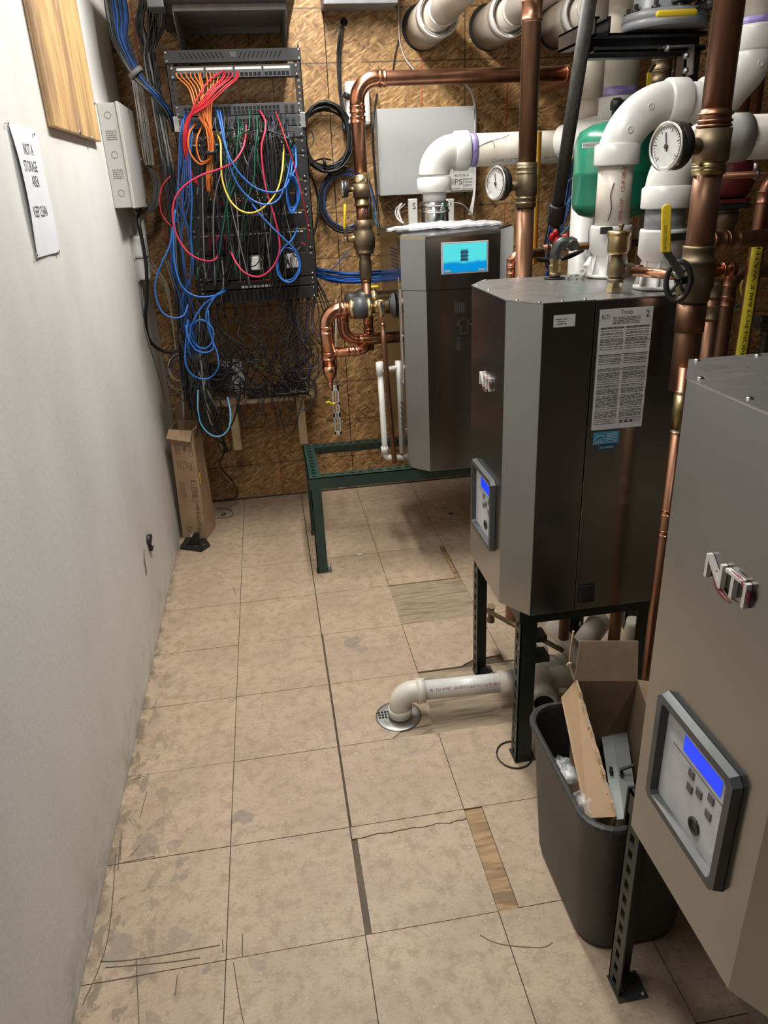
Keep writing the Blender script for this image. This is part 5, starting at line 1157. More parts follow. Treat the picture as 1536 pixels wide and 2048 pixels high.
G().lathe(Y(421, 309, 3.145), (0, 0, 1), [(0, .022), (.012, .022)], 'c_black', 14).build('cable_tie', label='black strap around the orange cable bundle', category='strap')
for i, (x, b) in enumerate(((446, 368), (452, 370), (458, 371), (465, 372), (474, 374), (478, 376))):
    cab([(x, 143, 3.27), (x - 4, 156, 3.23), (x - 30, 180, 3.17), (x * .4 + b * .6, 208, 3.15), (b + 6, 236, 3.15), (b, 270, 3.15), (b, 310, 3.16), (b + 10, 348, 3.17), (b + 30, 372, 3.18), (b + 50, 388, 3.2), (b + 85, 400, 3.24), (b + 130 + i * 3, 402, 3.27)], 'c_red', .0027, label='red patch cable sweeping left, plugged in %s of the six reds from the left' % ORD[i], group='red patch cables', j=1.5)
cab([(447, 143, 3.27), (420, 160, 3.2), (398, 190, 3.16), (385, 225, 3.15), (372, 260, 3.15), (368, 262, 3.2)], 'c_red', .0032, label='short red cable arching alone over the orange cables')
cab([(492, 250, 3.22), (491, 275, 3.17), (484, 300, 3.13), (465, 325, 3.1), (432, 340, 3.1), (398, 352, 3.1), (365, 375, 3.1), (347, 405, 3.1), (346, 445, 3.1), (358, 480, 3.1), (380, 508, 3.1), (410, 521, 3.12), (430, 519, 3.15), (437, 505, 3.2), (437, 498, 3.26)], 'c_pink', .0036, j=.6, label='red cable making the largest loop around the left side of the rack', n=7)
cab([(520, 222, 3.24), (530, 240, 3.16), (530, 262, 3.12), (523, 295, 3.1), (526, 340, 3.1), (533, 380, 3.1), (546, 425, 3.1), (556, 465, 3.1), (559, 500, 3.1), (548, 530, 3.1), (528, 550, 3.1), (508, 553, 3.12), (485, 542, 3.12), (466, 515, 3.14), (459, 492, 3.24)], 'c_pink', .0036, j=.6, label='red cable hanging down the middle of the rack in a deep U', n=7)
cab([(551, 226, 3.24), (562, 250, 3.16), (574, 288, 3.12), (588, 330, 3.12), (602, 385, 3.12), (612, 430, 3.14), (617, 470, 3.16), (612, 490, 3.2), (602, 485, 3.25)], 'c_red', .0024, j=.6, label='thin red cable running down the right edge of the rack')
cab([(340, 352, 3.2), (325, 372, 3.2), (319, 400, 3.2), (325, 430, 3.2), (343, 453, 3.2), (352, 466, 3.22)], 'c_red', .0024, j=.6, label='thin red cable bulging out left of the rack over the chipboard')
cab([(432, 266, 3.2), (441, 285, 3.13), (442, 320, 3.1), (445, 360, 3.1), (457, 395, 3.1), (475, 417, 3.1), (497, 426, 3.1), (520, 420, 3.1), (543, 400, 3.1), (558, 372, 3.1), (565, 335, 3.12), (567, 300, 3.18), (567, 290, 3.28)], 'c_yellow', .0034, j=.4, label='single yellow cable hanging in a deep U across the rack', n=7)
cab([(434, 220, 3.2), (440, 245, 3.14), (448, 285, 3.11), (462, 320, 3.09), (483, 352, 3.09), (512, 376, 3.09), (545, 385, 3.09), (570, 375, 3.1), (582, 345, 3.13), (585, 310, 3.2), (584, 292, 3.28)], 'c_blue', .0034, j=.4, label='blue cable in the upper of the two U loops over the rack', n=7)
cab([(440, 222, 3.2), (447, 260, 3.14), (455, 310, 3.11), (466, 350, 3.09), (485, 382, 3.09), (510, 403, 3.09), (535, 409, 3.09), (557, 398, 3.1), (572, 365, 3.13), (580, 325, 3.2), (581, 300, 3.28)], 'c_blue', .0034, j=.4, label='blue cable in the lower of the two U loops over the rack', n=7)
cab([(496, 395, 3.2), (515, 422, 3.12), (540, 450, 3.1), (570, 480, 3.1), (592, 502, 3.1), (601, 530, 3.1), (592, 556, 3.1), (575, 565, 3.1), (558, 552, 3.1), (554, 525, 3.1), (566, 498, 3.1), (585, 478, 3.12), (595, 455, 3.2)], 'c_blue', .0036, j=.4, label='blue cable tied in a figure of eight ring around the white adapter', n=7)
cab([(556, 540, 3.11), (557, 510, 3.11), (570, 495, 3.11), (590, 503, 3.11), (598, 530, 3.11), (588, 555, 3.11), (568, 560, 3.11), (556, 540, 3.11)], 'c_blue', .0034, j=.8, label='second blue ring around the white adapter')
for i in range(5):
    pts = [(585 + (13 - i) * math.cos(a), 388 + (38 - i * 3) * math.sin(a), 3.12 + .01 * i) for a in [k * .55 - 1.5 for k in range(13)]]
    cab([(590, 292, 3.27), (592, 330, 3.16)] + pts, 'c_blue', .0032, j=1.6, label='blue cable wound in the tall bundle at the right of the rack', group='blue cables coiled at the rack right side', n=5)
BL = 'blue cable hanging down the left upright of the rack'
for i in range(8):
    x = 357 + i * 3.2; xb = 350 + rnd.uniform(-8, 34); cab([(372 + rnd.uniform(-8, 12), 222 + rnd.uniform(0, 20), 3.24), (x + 6, 250, 3.18), (x, 320, 3.16), (x - 4 + rnd.uniform(-8, 8), 400, 3.15), (xb, 470, 3.15), (xb + rnd.uniform(-4, 10), 540, 3.15), (375 + rnd.uniform(-14, 14), 600, 3.17), (378 + rnd.uniform(-12, 20), 660, 3.2), (385 + rnd.uniform(-12, 24), 720, 3.24)], rnd.choice(('c_blue', 'c_blue2', 'c_blue2')), .0030, label=BL, group='blue cables down the left upright')
cab([(345, 455, 3.14), (340, 490, 3.12), (322, 530, 3.1), (311, 565, 3.1), (313, 598, 3.1), (326, 625, 3.1), (347, 636, 3.1), (368, 630, 3.12), (376, 610, 3.15)], 'c_blue', .0036, j=.4, label='blue cable bulging far left in a wide loop below the red loop', n=7)
cab([(350, 420, 3.14), (347, 480, 3.12), (351, 535, 3.1), (366, 575, 3.09), (392, 592, 3.09), (425, 592, 3.1), (445, 585, 3.15), (455, 578, 3.24)], 'c_blue', .0036, j=.4, label='bright blue cable curving under the left side into the small switch', n=7)
cab([(452, 577, 3.24), (432, 590, 3.12), (405, 612, 3.1), (388, 640, 3.1), (380, 665, 3.1), (392, 690, 3.1), (412, 696, 3.1), (426, 680, 3.1), (424, 655, 3.1), (404, 640, 3.1), (386, 650, 3.1), (376, 690, 3.1), (382, 715, 3.12)], 'c_blue', .0036, j=.4, label='blue cable coiled in the small ring below the rack corner', n=7)
cab([(446, 580, 3.24), (425, 600, 3.12), (412, 630, 3.1), (420, 665, 3.1), (427, 695, 3.09), (412, 705, 3.09), (392, 700, 3.09), (378, 680, 3.1), (372, 650, 3.12)], 'c_blue', .0036, j=.4, label='blue cable in the second ring hanging lower than the first', n=7)
cab([(376, 640, 3.14), (371, 690, 3.1), (371, 725, 3.08), (382, 747, 3.08), (405, 758, 3.08), (425, 752, 3.08), (437, 732, 3.08), (434, 705, 3.09), (422, 670, 3.12), (416, 620, 3.16)], 'c_blue', .0034, j=.4, label='pale lit blue cable forming the large U below the two rings', n=7)
cab([(396, 780, 3.12), (396, 815, 3.08), (402, 848, 3.08), (422, 870, 3.08), (442, 872, 3.08), (458, 856, 3.09), (461, 825, 3.12), (455, 795, 3.2)], 'c_sky', .0032, j=.4, label='dull blue cable U hanging in front of the wooden shelf', n=7)
# random dark patch leads in front of the switches
for i in range(84):
    x = rnd.uniform(398, 575); v0 = rnd.choice((222, 228, 246, 250)); m_ = rnd.choice(('c_black',) * 9 + ('c_dark', 'c_green', 'c_purple', 'c_grey'))
    e = rnd.choice((300, 420, 420, 500, 560)); xe = x + rnd.uniform(-45, 55); xe = min(max(xe, 395), 590)
    cab([(x, v0, 3.28), (x, v0 + 8, 3.22), (x + rnd.uniform(-6, 6), v0 + 35, 3.18), ((x + xe) / 2 + rnd.uniform(-18, 18), (v0 + e) / 2, 3.16), (xe + rnd.uniform(-8, 8), e - 20 + rnd.uniform(0, 26), 3.18), (xe, e - rnd.uniform(0, 20), 3.27)], m_, .0027, label=m_[2:].replace('dark', 'charcoal') + ' patch lead hanging from the stacked switches', group=m_[2:].replace('dark', 'charcoal') + ' patch leads hanging from the switches')
for i in range(56):
    x = rnd.uniform(395, 590); v0 = rnd.choice((302, 410, 452, 496)); xe = min(max(x + rnd.uniform(-60, 60), 390), 600); e = v0 + rnd.uniform(40, 120); sag = rnd.uniform(10, 50)
    cab([(x, v0, 3.28), (x + rnd.uniform(-4, 4), v0 + 14, 3.21), ((2 * x + xe) / 3, v0 + (e - v0) * .5 + sag, 3.17), ((x + 2 * xe) / 3, e + sag * .4, 3.18), (xe, e, 3.26)], m_ := rnd.choice(('c_black',) * 10 + ('c_grey', 'c_green', 'c_dark')), .0025, label='thin %s lead looping between panels in the lower rack' % m_[2:], group='thin %s leads in the lower rack' % m_[2:], k=4)
for i in range(9):
    x = 430 + rnd.choice((0, 22, 46)) * 1.1 + rnd.uniform(-8, 8); x = rnd.choice((400, 425, 455)) + rnd.uniform(-7, 7)
    cab([(x, 500, 3.285), (x + rnd.uniform(-3, 3), 492, 3.25), (x + rnd.uniform(-6, 6), 480, 3.22), (x + rnd.uniform(-12, 12), 470, 3.22)], 'c_pink', .0034, j=.4, label='short red plug lead in the clusters on the lowest patch panel', group='red plug leads on the lowest panel')
for i in range(4):
    x = 535 + i * 5; cab([(x - 10, 232, 3.26), (x - 4, 262, 3.17), (x + 2, 330, 3.15), (x + rnd.uniform(-6, 10), 420, 3.15), (x + 8, 500, 3.16), (x + rnd.uniform(-5, 10), 590, 3.18)], 'c_black', .0036, label='thick black cord hanging through the right half of the rack', group='thick black cords at the rack right side')
for i, x in enumerate((462, 498)): cab([(x + 14, 232, 3.27), (x + 16, 262, 3.16), (x + 12, 300, 3.14), (x + 10, 360, 3.14), (x - 10, 420, 3.15), (x - 4, 470, 3.2)], 'c_green', .003, label='dark green cable in the ' + ('left' if i == 0 else 'right') + ' middle of the rack')
# bundles coming down from the ceiling on the left
for i in range(26):
    u = i / 25; x0 = 208 + 42 * u; m_ = 'c_blue2' if i > 7 else rnd.choice(('c_grey', 'c_black', 'c_dark'))
    if i > 7 and rnd.random() < .2: m_ = 'c_blue'
    if i > 7 and rnd.random() < .25: m_ = 'c_black'
    cab([(x0 - 3, -30, 3.36), (x0 + 6, 30, 3.34), (x0 * .7 + 72 * 1 + 8, 80, 3.32), (262 + 22 * u, 148, 3.3), (300 + 18 * u, 188, 3.3), (330 + 10 * u, 222, 3.34), (345 + 8 * u, 262, 3.4)], m_, .0042, j=1, y=3.3, label=m_[2:].rstrip('2').replace('dark', 'charcoal') + ' cable in the tied bundle swinging in from the ceiling at the left', group=m_[2:].rstrip('2') + ' cables of the ceiling bundle', name='data_cable')
c = Y(274, 146, 3.3); G().lathe(c - V((.008, 0, -.008)), (.55, 0, -.8), [(0, .030), (.018, .030)], 'c_grey', 20).build('cable_tie', label='grey tape band around the blue ceiling bundle', category='strap')
for i in range(26):
    x0 = 296 + i * 2.1; m_ = rnd.choice(('c_black',) * 8 + ('c_dark', 'c_grey')); o = rnd.uniform(-11, 11)
    cab([(x0 - 16, -20, 3.36), (x0 - 22 + o, 50, 3.36), (298 + o, 110, 3.36), (312 + o, 200, 3.36), (326 + o, 280, 3.34), (338 + o, 360, 3.32), (348 + o, 450, 3.3), (356 + o, 540, 3.3), (366 + o, 640, 3.3), (376 + o * 1.5, 740, 3.28), (384 + o * 2, 800 + rnd.uniform(-30, 40), 3.25)], m_, .0045, label=m_[2:].replace('dark', 'charcoal') + ' trunk cable running down the left of the rack to the shelf', group=m_[2:] + ' trunk cables left of the rack', name='data_cable')
for i in range(9):
    o = i * 2.4; cab([(264 + o, 158, 3.4), (272 + o, 210, 3.44), (281 + o, 270, 3.46), (288 + o, 318, 3.48), (292 + o * .8, 330, 3.48)], 'c_white', .0024, j=1, label='pale grey wire in the strand behind the grey cabinet', group='pale wires behind the cabinet', name='data_cable')
for i in range(8):
    o = i * 2.2; cab([(292, 332, 3.5), (303 + o * .8, 350, 3.5), (307 + o * .9, 380, 3.5), (300 + o * .8, 410 + o * .3, 3.5), (285 + o * .3, 422 + o * .3, 3.5), (272, 420 + o * .2, 3.5)], 'c_grey', .003, j=1, label='grey wire curled in the coil beside the cabinet bottom', group='grey wires coiled at the cabinet', name='data_cable')
for i in range(4): cab([(300, 520 + i * 5, 3.45), (320, 545 + i * 5, 3.45), (338, 575 + i * 9, 3.45), (346, 640 + i * 10, 3.45), (352, 700, 3.45)], 'c_beige', .0022, label='beige wire from the lowest white box to the tangle', group='beige wires from the white boxes', name='data_cable')
for i in range(6): cab([(330 + i * 4, 520, 3.55), (345 + i * 3, 560, 3.55), (352 + i * 4, 600, 3.55), (360 + i * 3, 680, 3.55)], 'c_beige', .003, j=4, label='beige telephone wire on the dark wall left of the rack', group='beige telephone wires left of the rack', name='data_cable')
# tangle under the rack
for i in range(62):
    x = rnd.uniform(370, 632) if i > 20 else rnd.uniform(560, 632); xe = rnd.uniform(375, 640) if i > 20 else x + rnd.uniform(-60, 14); e = rnd.uniform(770, 800); sag = rnd.uniform(-20, 60)
    if rnd.random() < .4: mid = [(x + rnd.uniform(-25, 25), 650, 3.3), (x + rnd.uniform(-40, 40), 700 + sag * .4, 3.28), ((x + xe) / 2, 740 + sag, 3.28)]
    else:
        cxx = (x + xe) / 2 + rnd.uniform(-30, 30); rr_ = rnd.uniform(14, 46); cyy = rnd.uniform(680, 790); mid = [(x + rnd.uniform(-8, 8), 640, 3.3)] + [(cxx + rr_ * math.cos(a), cyy + rr_ * 1.2 * math.sin(a), 3.26) for a in [q_ * .8 - 1.2 for q_ in range(6)]]
    cab([(x, 596, 3.31)] + mid + [(xe, e, 3.38)], m_ := rnd.choice(('c_black',) * 16 + ('c_dark', 'c_dark', 'c_purple', 'c_grey')), rnd.choice((.0020, .0024, .0028)), label='%s lead in the tangle hanging between rack and shelf' % m_[2:].replace('dark', 'charcoal'), group='%s leads under the rack' % m_[2:], name='power_lead', k=4)
for i in range(38):
    x = rnd.uniform(366, 415); cab([(x, 600 + rnd.uniform(0, 60), 3.28), (x + rnd.uniform(-14, 14), 680, 3.25), (385 + rnd.uniform(-14, 30), 740, 3.22), (400 + rnd.uniform(-22, 26), 800, 3.2), (415 + rnd.uniform(-22, 30), 850 + rnd.uniform(-20, 30), 3.22)], m_ := rnd.choice(('c_black',) * 10 + ('c_grey', 'c_dark')), .0042, label='%s cable in the dense mass behind the tall carton' % m_[2:].replace('dark', 'charcoal'), group='%s mass behind the carton' % m_[2:], name='power_lead', k=4)
for i in range(6):
    r_ = 22 + i * 2.5; cab([(358 + r_ * .75 * math.cos(a), 720 + i * 7 + r_ * math.sin(a), 3.3) for a in [.4 + q_ * .75 for q_ in range(8)]], rnd.choice(('c_grey', 'c_beige', 'c_purple')), .0024, j=1.5, label='greyish wire coil at the left end of the tangle', group='grey wire coils left of the tangle', name='data_cable')
for i in range(9): # loops below shelf edge
    x = rnd.uniform(420, 600); w_ = rnd.uniform(20, 70); d_ = rnd.uniform(20, 90); cab([(x, 770, 3.36), (x + w_ * .1, 800, 3.28), (x + w_ * .35, 800 + d_ * .8, 3.27), (x + w_ * .7, 800 + d_ * .7, 3.27), (x + w_, 790, 3.3), (x + w_, 765, 3.36)], 'c_black', .0026, label='black lead looping below the shelf edge', group='leads looping below the shelf', name='power_lead')
cab([(440, 860, 3.3), (450, 900, 3.5), (440, 930, 3.65), (462, 960, 3.68), (475, 985, 3.66), (465, 997, 3.62), (430, 1001, 3.55)], 'c_black', .0035, j=.5, label='black cable dropping to the floor beside the tall carton', name='power_lead')
for i in range(4): cab([(425 + i * 8, 820, 3.3), (430 + i * 9, 870, 3.35), (445 + i * 5, 905, 3.4), (448 - i * 4, 880, 3.42)], 'c_black', .003, label='black lead dangling behind the carton top', group='leads dangling behind the carton', name='power_lead')
for i in range(12):   # blue trunk going right
    o = i * 2.0; cab([(612, 520 + o * 1.6, 3.36), (632, 535 + o * .9, 3.5), (660, 541 + o, 3.6), (700, 545 + o, 3.62), (740, 543 + o, 3.62), (790, 538 + o, 3.62)], rnd.choice(('c_blue', 'c_blue2')), .0032, j=1, label='blue cable in the sideways bundle crossing behind the brass valve', group='blue sideways bundle', name='data_cable')
for i in range(4): cab([(624, 545, 3.4), (640 + i * 5, 600, 3.5), (655 + i * 5, 660, 3.6), (662 - i * 6, 740, 3.66)], rnd.choice(('c_blue2', 'c_purple', 'c_dark')), .0026, label='dark blue wire falling behind the new copper elbow', group='dark blue wires behind the copper elbow', name='data_cable')
cab([(700, 500, 3.6), (680, 525, 3.6), (660, 542, 3.6)], 'c_blue2', .003, label='single blue cable rising from the sideways bundle', name='data_cable')
# coils on the wall
t = thing('cable_coil', 'thick coil of black cable hung on the chipboard right of the rack', 'cable coil', Y(652, 330, 3.70))
c = Y(652, 276, 3.69)
for i in range(12):
    r1, r2 = rnd.uniform(.092, .125), rnd.uniform(.110, .145); ph = rnd.uniform(0, 6); yy = 3.66 + rnd.uniform(0, .05)
    G().tube([c + V((r1 * math.cos(a * .2618), yy - 3.69 + .008 * math.sin(a * .5236 + ph), r2 * math.sin(a * .2618))) + V((.004 * math.sin(ph), 0, .004 * math.cos(ph))) for a in range(24)], .005, 'c_black', 6, closed=True).build('cable_turn', t)
G().lathe(Y(646, 325, 3.65), (1, 0, .1), [(0, .020), (.012, .020)], 'c_black', 12).build('strap', t)
for i in range(3): cab([(688, 44, 3.735), (684 - i * 2, 62, 3.70), (680 - i * 2.5, 110, 3.71), (681 - i * 2, 170, 3.71), (686 - i, 215, 3.70), (693 - i * 3, 262, 3.68)], 'c_black', .005, j=.5, label='black cable from the hole high in the chipboard to the coil', group='black cables from the hole', name='data_cable')
G().lathe((Y(688, 44, YB).x, YB - .001, Y(688, 44, YB).z), (0, -1, 0), [(0, .016), (.002, .016)], 'hole', 16).build('wall_hole', label='small dark hole where black cables leave the chipboard', category='hole')
t = thing('cable_coil', 'thin dark and purple cable coil partly hidden by the brass valve', 'cable coil', Y(690, 470, 3.70)); c = Y(690, 402, 3.69)
for i in range(6):
    rr_ = rnd.uniform(.098, .125); G().tube([c + V((rr_ * math.cos(a * .2618), rnd.uniform(-.004, .004), rr_ * 1.16 * math.sin(a * .2618))) for a in range(24)], .0042, ('c_black', 'c_black', 'c_purple', 'c_dark', 'c_black', 'c_blue2')[i], 6, closed=True).build('cable_turn', t)
cab([(608, 345, 3.5), (622, 352, 3.6), (634, 385, 3.66), (636, 430, 3.66), (624, 480, 3.64), (612, 520, 3.5)], 'c_black', .0055, j=.5, label='thick black cable bowing right of the rack edge', name='power_lead')
cab([(608, 332, 3.5), (640, 318, 3.64), (662, 320, 3.68)], 'c_black', .004, j=.5, label='black cable joining the rack to the bottom of the coil', name='data_cable')
cab([(604, 258, 3.36), (622, 262, 3.4), (627, 280, 3.4), (618, 296, 3.4), (606, 296, 3.36)], 'c_dark', .0025, j=.5, label='small dark lead loop off the right rack upright', name='data_cable')
cab([(755, 190, 3.72), (746, 240, 3.6), (746, 300, 3.6), (752, 380, 3.6), (757, 440, 3.55), (758, 470, 3.5)], 'c_black', .006, j=1, label='black cable down the left edge of the plain grey panel', name='data_cable')
for i, m_ in enumerate(('c_green', 'c_blue', 'c_dark')): cab([(735, 350, 3.6), (745 + i * 3, 400, 3.6), (750 + i * 3, 440, 3.6), (756 + i * 2, 458, 3.55)], m_, .003, label=('green', 'blue', 'dark')[i] + ' wire beside the black cable at the boiler top left', name='data_cable')
cab([(797, -20, 3.73), (798, 60, 3.73), (801, 90, 3.73), (812, 120, 3.73), (830, 143, 3.73), (835, 160, 3.73)], 'c_white', .0032, j=.3, label='pale wire curving down the chipboard behind the horizontal copper pipe', name='data_cable')
cab([(797, 80, 3.73), (790, 110, 3.73), (786, 145, 3.73)], 'c_black', .003, j=.3, label='short black wire branching from the pale wire', name='data_cable')
for i in range(3): cab([(930, 168, 3.72), (942 + i, 185, 3.70), (949 + i, 220, 3.66), (949 + i * 1.5, 300, 3.62), (948 + i, 380, 3.62), (938 + i * 3, 430, 3.5)], 'c_white', .003, j=.5, label='pale wire running down the right edge of the plain grey panel', group='pale wires right of the grey panel', name='data_cable')
for i in range(4): cab([(800 + i * 3, 408, 3.5), (793 + i * 2, 420, 3.4), (796 + i * 2, 436, 3.35), (806, 446, 3.3)], 'c_white', .0028, label='pale wire loop behind the vent collar', group='pale wire loops behind the vent collar', name='data_cable')
cab([(893, 404, 3.3), (925, 408, 3.35), (942, 425, 3.4), (948, 440, 3.4)], 'c_white', .0028, label='pale wire arching right of the steel vent collar', name='data_cable')
for x, lb in ((826, 'left'), (899, 'right')):
    c = Y(x, 418, 3.3); t = thing('sensor_box', 'small white sensor box %s of the steel vent collar' % lb, 'sensor', (c.x, 3.3, 1.358)); G().box(c.x - .018, c.x + .018, 3.29, 3.32, 1.358, c.z + .04, 'white_plastic').build('body', t, bevel=.003)
    if x == 826: G().text('S', (c.x + .003, 3.2895, c.z + .01), R1, U1, .035, 'ink', .014, .0003).build('lettering', t)
# white timer plug behind the copper pipe
c = Y(715, 206, 3.68); t = thing('plug_adapter', 'white rounded power adapter behind the vertical part of the copper supply pipe', 'adapter', (c.x, 3.7, c.z - .09))
G().box(c.x - .055, c.x + .055, 3.66, YB - .001, c.z - .09, c.z + .085, 'white_plastic').build('body', t, bevel=.015)
G().tube([(c.x - .03, 3.668, c.z + .02), (c.x - .06, 3.65, c.z + .03)], .012, 'c_black', 10).build('black_plug', t)
# cluster of blue cables behind the black gas pipe
for i in range(12): cab([(1150 - i * 2, 300, 3.3), (1146 - i * 2.5, 380, 3.25), (1132 - i * 3, 440, 3.2), (1110 - i * 2, 500 + i * 2, 3.2), (1085 + i * 3, 560, 3.2)], rnd.choice(('c_blue2', 'c_blue2', 'c_purple', 'c_black')), .0036, label='dark blue cable behind the leaning black gas pipe', group='dark blue cables behind the gas pipe', name='data_cable')
for i, pts in enumerate((((1153, 347), (1138, 362), (1128, 372)), ((1153, 386), (1142, 395), (1133, 410)), ((1128, 455), (1142, 462), (1152, 468)), ((1152, 372), (1150, 420), (1135, 455), (1120, 470)))):
    cab([(a, b, 3.1) for a, b in pts], 'c_sky', .0026, j=.3, label=('uppermost', 'second', 'lowest', 'longest')[i] + ' pale blue lead beside the green tank', name='data_cable')
cab([(1060, 512, 2.6), (1080, 519, 2.6), (1110, 520, 2.6), (1140, 512, 2.6), (1165, 500, 2.84)], 'c_black', .009, j=.3, label='black flexible conduit sagging behind the gas elbow', name='conduit', n=8)

# ------------------------------------------------------------ shelf and what lies on it
t = thing('wooden_shelf', 'plywood shelf on the chipboard below the rack', 'shelf', (.45, 3.6, .30))
zs_ = .612; G().box(.175, .715, 3.47, YB - .001, zs_ - .018, zs_, 'shelf_wood').build('shelf_board', t, bevel=.001)
for x in (.30, .625): G().box(x, x + .038, 3.50, YB - .001, .36, zs_ - .018, 'shelf_wood').build('support', t)
a = Y(440, 722, 3.66); t = thing('white_box', 'white flat box standing on the shelf behind the cables', 'box', (.47, 3.67, zs_)); x0, x1 = Y(446, 760, 3.66).x, Y(492, 760, 3.66).x
G().prism([(x0, 3.63, zs_ + .001), (x1, 3.63, zs_ + .001), (x1 - .012, 3.66, Y(486, 722, 3.66).z), (x0 - .0, 3.66, Y(447, 722, 3.66).z)], (0, .05, 0), 'white_plastic').build('body', t, bevel=.002)
t = thing('router', 'black modem tilted among the cables on the shelf left of the white box', 'router', Y(430, 790, 3.5))
G().obox(Y(428, 755, 3.5), (.075, 0, -.03), (.0, .02, .0), (.022, 0, .055), 'black_satin').build('body', t, bevel=.004)
for i, (px, w_, lb) in enumerate(((515, .05, 'black power brick on the shelf, left one'), (560, .045, 'black power brick on the shelf, middle one'), (597, .035, 'black power brick with a white label on the right end of the shelf'))):
    c = Y(px, 780, 3.52); t = thing('power_brick', lb, 'adapter', (c.x, 3.53, zs_)); G().box(c.x - w_, c.x + w_, 3.49, 3.56, zs_ + .001, zs_ + .038 + .01 * i, 'black_satin').build('body', t, bevel=.006)
    if i == 2: G().box(c.x - .03, c.x - .002, 3.4885, 3.49, zs_ + .014, zs_ + .032, 'label_white').build('label', t)

# ------------------------------------------------------------ tall carton in the corner and bracket on the floor
fl_, fm, fr_ = Z(366, 1077, 0), Z(413, 1081, 0), Z(432, 1052, 0)
def up(p, px, py):          # the point above p (same depth) seen at that height
    q = Y(px, py, p.y); return q
T1, T2, T3 = up(fl_, 336, 846), up(fm, 386, 869), up(fr_, 399, 846)
B1_, B2_, B3_ = fl_, fm, fr_; B4_ = fl_ + (fr_ - fm); T4 = T1 + (T3 - T2)
zt_c = (T1.z + T2.z + T3.z) / 3
for q_ in (T1, T2, T3, T4): q_.z = zt_c
T1 = V((max(T1.x, .004), T1.y, T1.z)); T4 = V((max(T4.x, .004), T4.y, T4.z)); B1_.x = max(B1_.x, .01); B4_.x = max(B4_.x, .01)
for q_ in (B1_, B2_, B3_, B4_): q_.z = .001
t = thing('tall_carton', 'tall narrow open cardboard carton leaning in the corner by the white wall', 'cardboard box', (B1_ + B3_) / 2)
def slab(a, b, c, d, th, m): 
    n_ = (b - a).cross(d - a).normalized() * th; return G().prism([a, b, c, d], n_, m)
slab(B1_, B2_, T2, T1, -.003, 'cardboard').build('front_panel', t); slab(B2_, B3_, T3, T2, -.003, 'cardboard').build('side_panel', t)
slab(B3_, B4_, T4, T3, -.003, 'cardboard').build('back_panel', t); slab(B4_, B1_, T1, T4, -.003, 'cardboard').build('side_panel', t)
f1 = (T1 - B1_).normalized(); nF = (T2 - T1).cross(f1).normalized()
G().prism([T1, T2, T2 + f1 * .0 + nF * .03 - f1 * .045, T1 + nF * .03 - f1 * .035], nF * .003 + V((0, 0, .002)), 'cardboard').build('flap', t)
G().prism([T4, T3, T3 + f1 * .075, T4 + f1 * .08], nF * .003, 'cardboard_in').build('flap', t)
nS = (T3 - T2).cross(f1).normalized(); G().prism([T2, T3, T3 + nS * .02 + f1 * .02, T2 + nS * .02 + f1 * .018], nS * .003, 'cardboard').build('flap', t)
ex, ez = (T2 - T1).normalized(), f1; o0 = B1_ + nF * .0012
W_ = (T2 - T1).length; H_ = (T1 - B1_).length
def cm(u, v, w_, h, m='ink'): c = o0 + ex * W_ * u + ez * H_ * v; return (c, w_, h, m)
def frame(g, u, v, w_, h, th=.0012):
    c = o0 + ex * W_ * u + ez * H_ * v
    for du, dv, a, b in ((0, h / 2, w_ / 2, th / 2), (0, -h / 2, w_ / 2, th / 2), (w_ / 2, 0, th / 2, h / 2), (-w_ / 2, 0, th / 2, h / 2)): g.obox(c + ex * du + ez * dv, ex * a, ez * b, nF * .0002, 'ink')
g = G()
for u, v, w_, h in ((.25, .84, .024, .05), (.55, .86, .018, .035), (.82, .83, .016, .06), (.80, .53, .028, .034), (.80, .46, .028, .034), (.80, .39, .028, .034)): frame(g, u, v, w_, h)
for u in (.15, .19, .23, .27, .31, .52, .56, .60, .80, .84):
    c = o0 + ex * W_ * u + ez * H_ * (.84); g.obox(c, ex * .0005, ez * .018, nF * .0002, 'ink')
for k in range(11): c = o0 + ex * W_ * (.16 + k * .07) + ez * H_ * (.69 + rnd.uniform(-.01, .01)); g.obox(c, ex * .0005, ez * .022, nF * .0002, 'dirt')
for k in range(5): c = o0 + ex * W_ * (.18 + k * .05) + ez * H_ * (.48 - k * .004); g.obox(c, ex * .0005, ez * .04, nF * .0002, 'dirt')
for v in (.55, .52, .41, .38): c = o0 + ex * W_ * .80 + ez * H_ * v; g.obox(c, ex * .008, ez * .001, nF * .0002, 'ink')
g.build('print', t, kind='stuff')
G().text('23', o0 + ex * W_ * .80 + ez * H_ * .46, ez * -1, ex, .018, 'ink', .022, .0004).build('lettering', t)
G().text('CE', o0 + ex * W_ * .84 + ez * H_ * .315, ez * -1, ex, .020, 'ink', .034, .0004).build('lettering', t)
for v, u, r_ in ((.255, .84, .009), (.205, .84, .009), (.155, .86, .009), (.10, .82, .008), (.10, .38, .012)):
    c = o0 + ex * W_ * u + ez * H_ * v; G().tube([c + ex * r_ * math.cos(a * .628) + ez * r_ * math.sin(a * .628) for a in range(9)], .0011, 'ink', 4).build('printed_symbol', t)
G().obox(o0 + ex * W_ * .55 + ez * H_ * .028, ex * .022, ez * .012, nF * .0003, 'label_white').build('shipping_label', t)
oS = B2_ + nS * .001; dS = (B3_ - B2_).normalized(); G().obox(oS + dS * .018 + (T2 - B2_) * .57, dS * .008, ez * .028, nS * .0004, 'sticker_yellow').build('yellow_sticker', t)
G().text('MADE IN CHINA', o0 + ex * W_ * .60 + ez * H_ * .08, ez, ex * -1, .006, 'ink', .03, .0003).build('lettering', t) if 0 else None
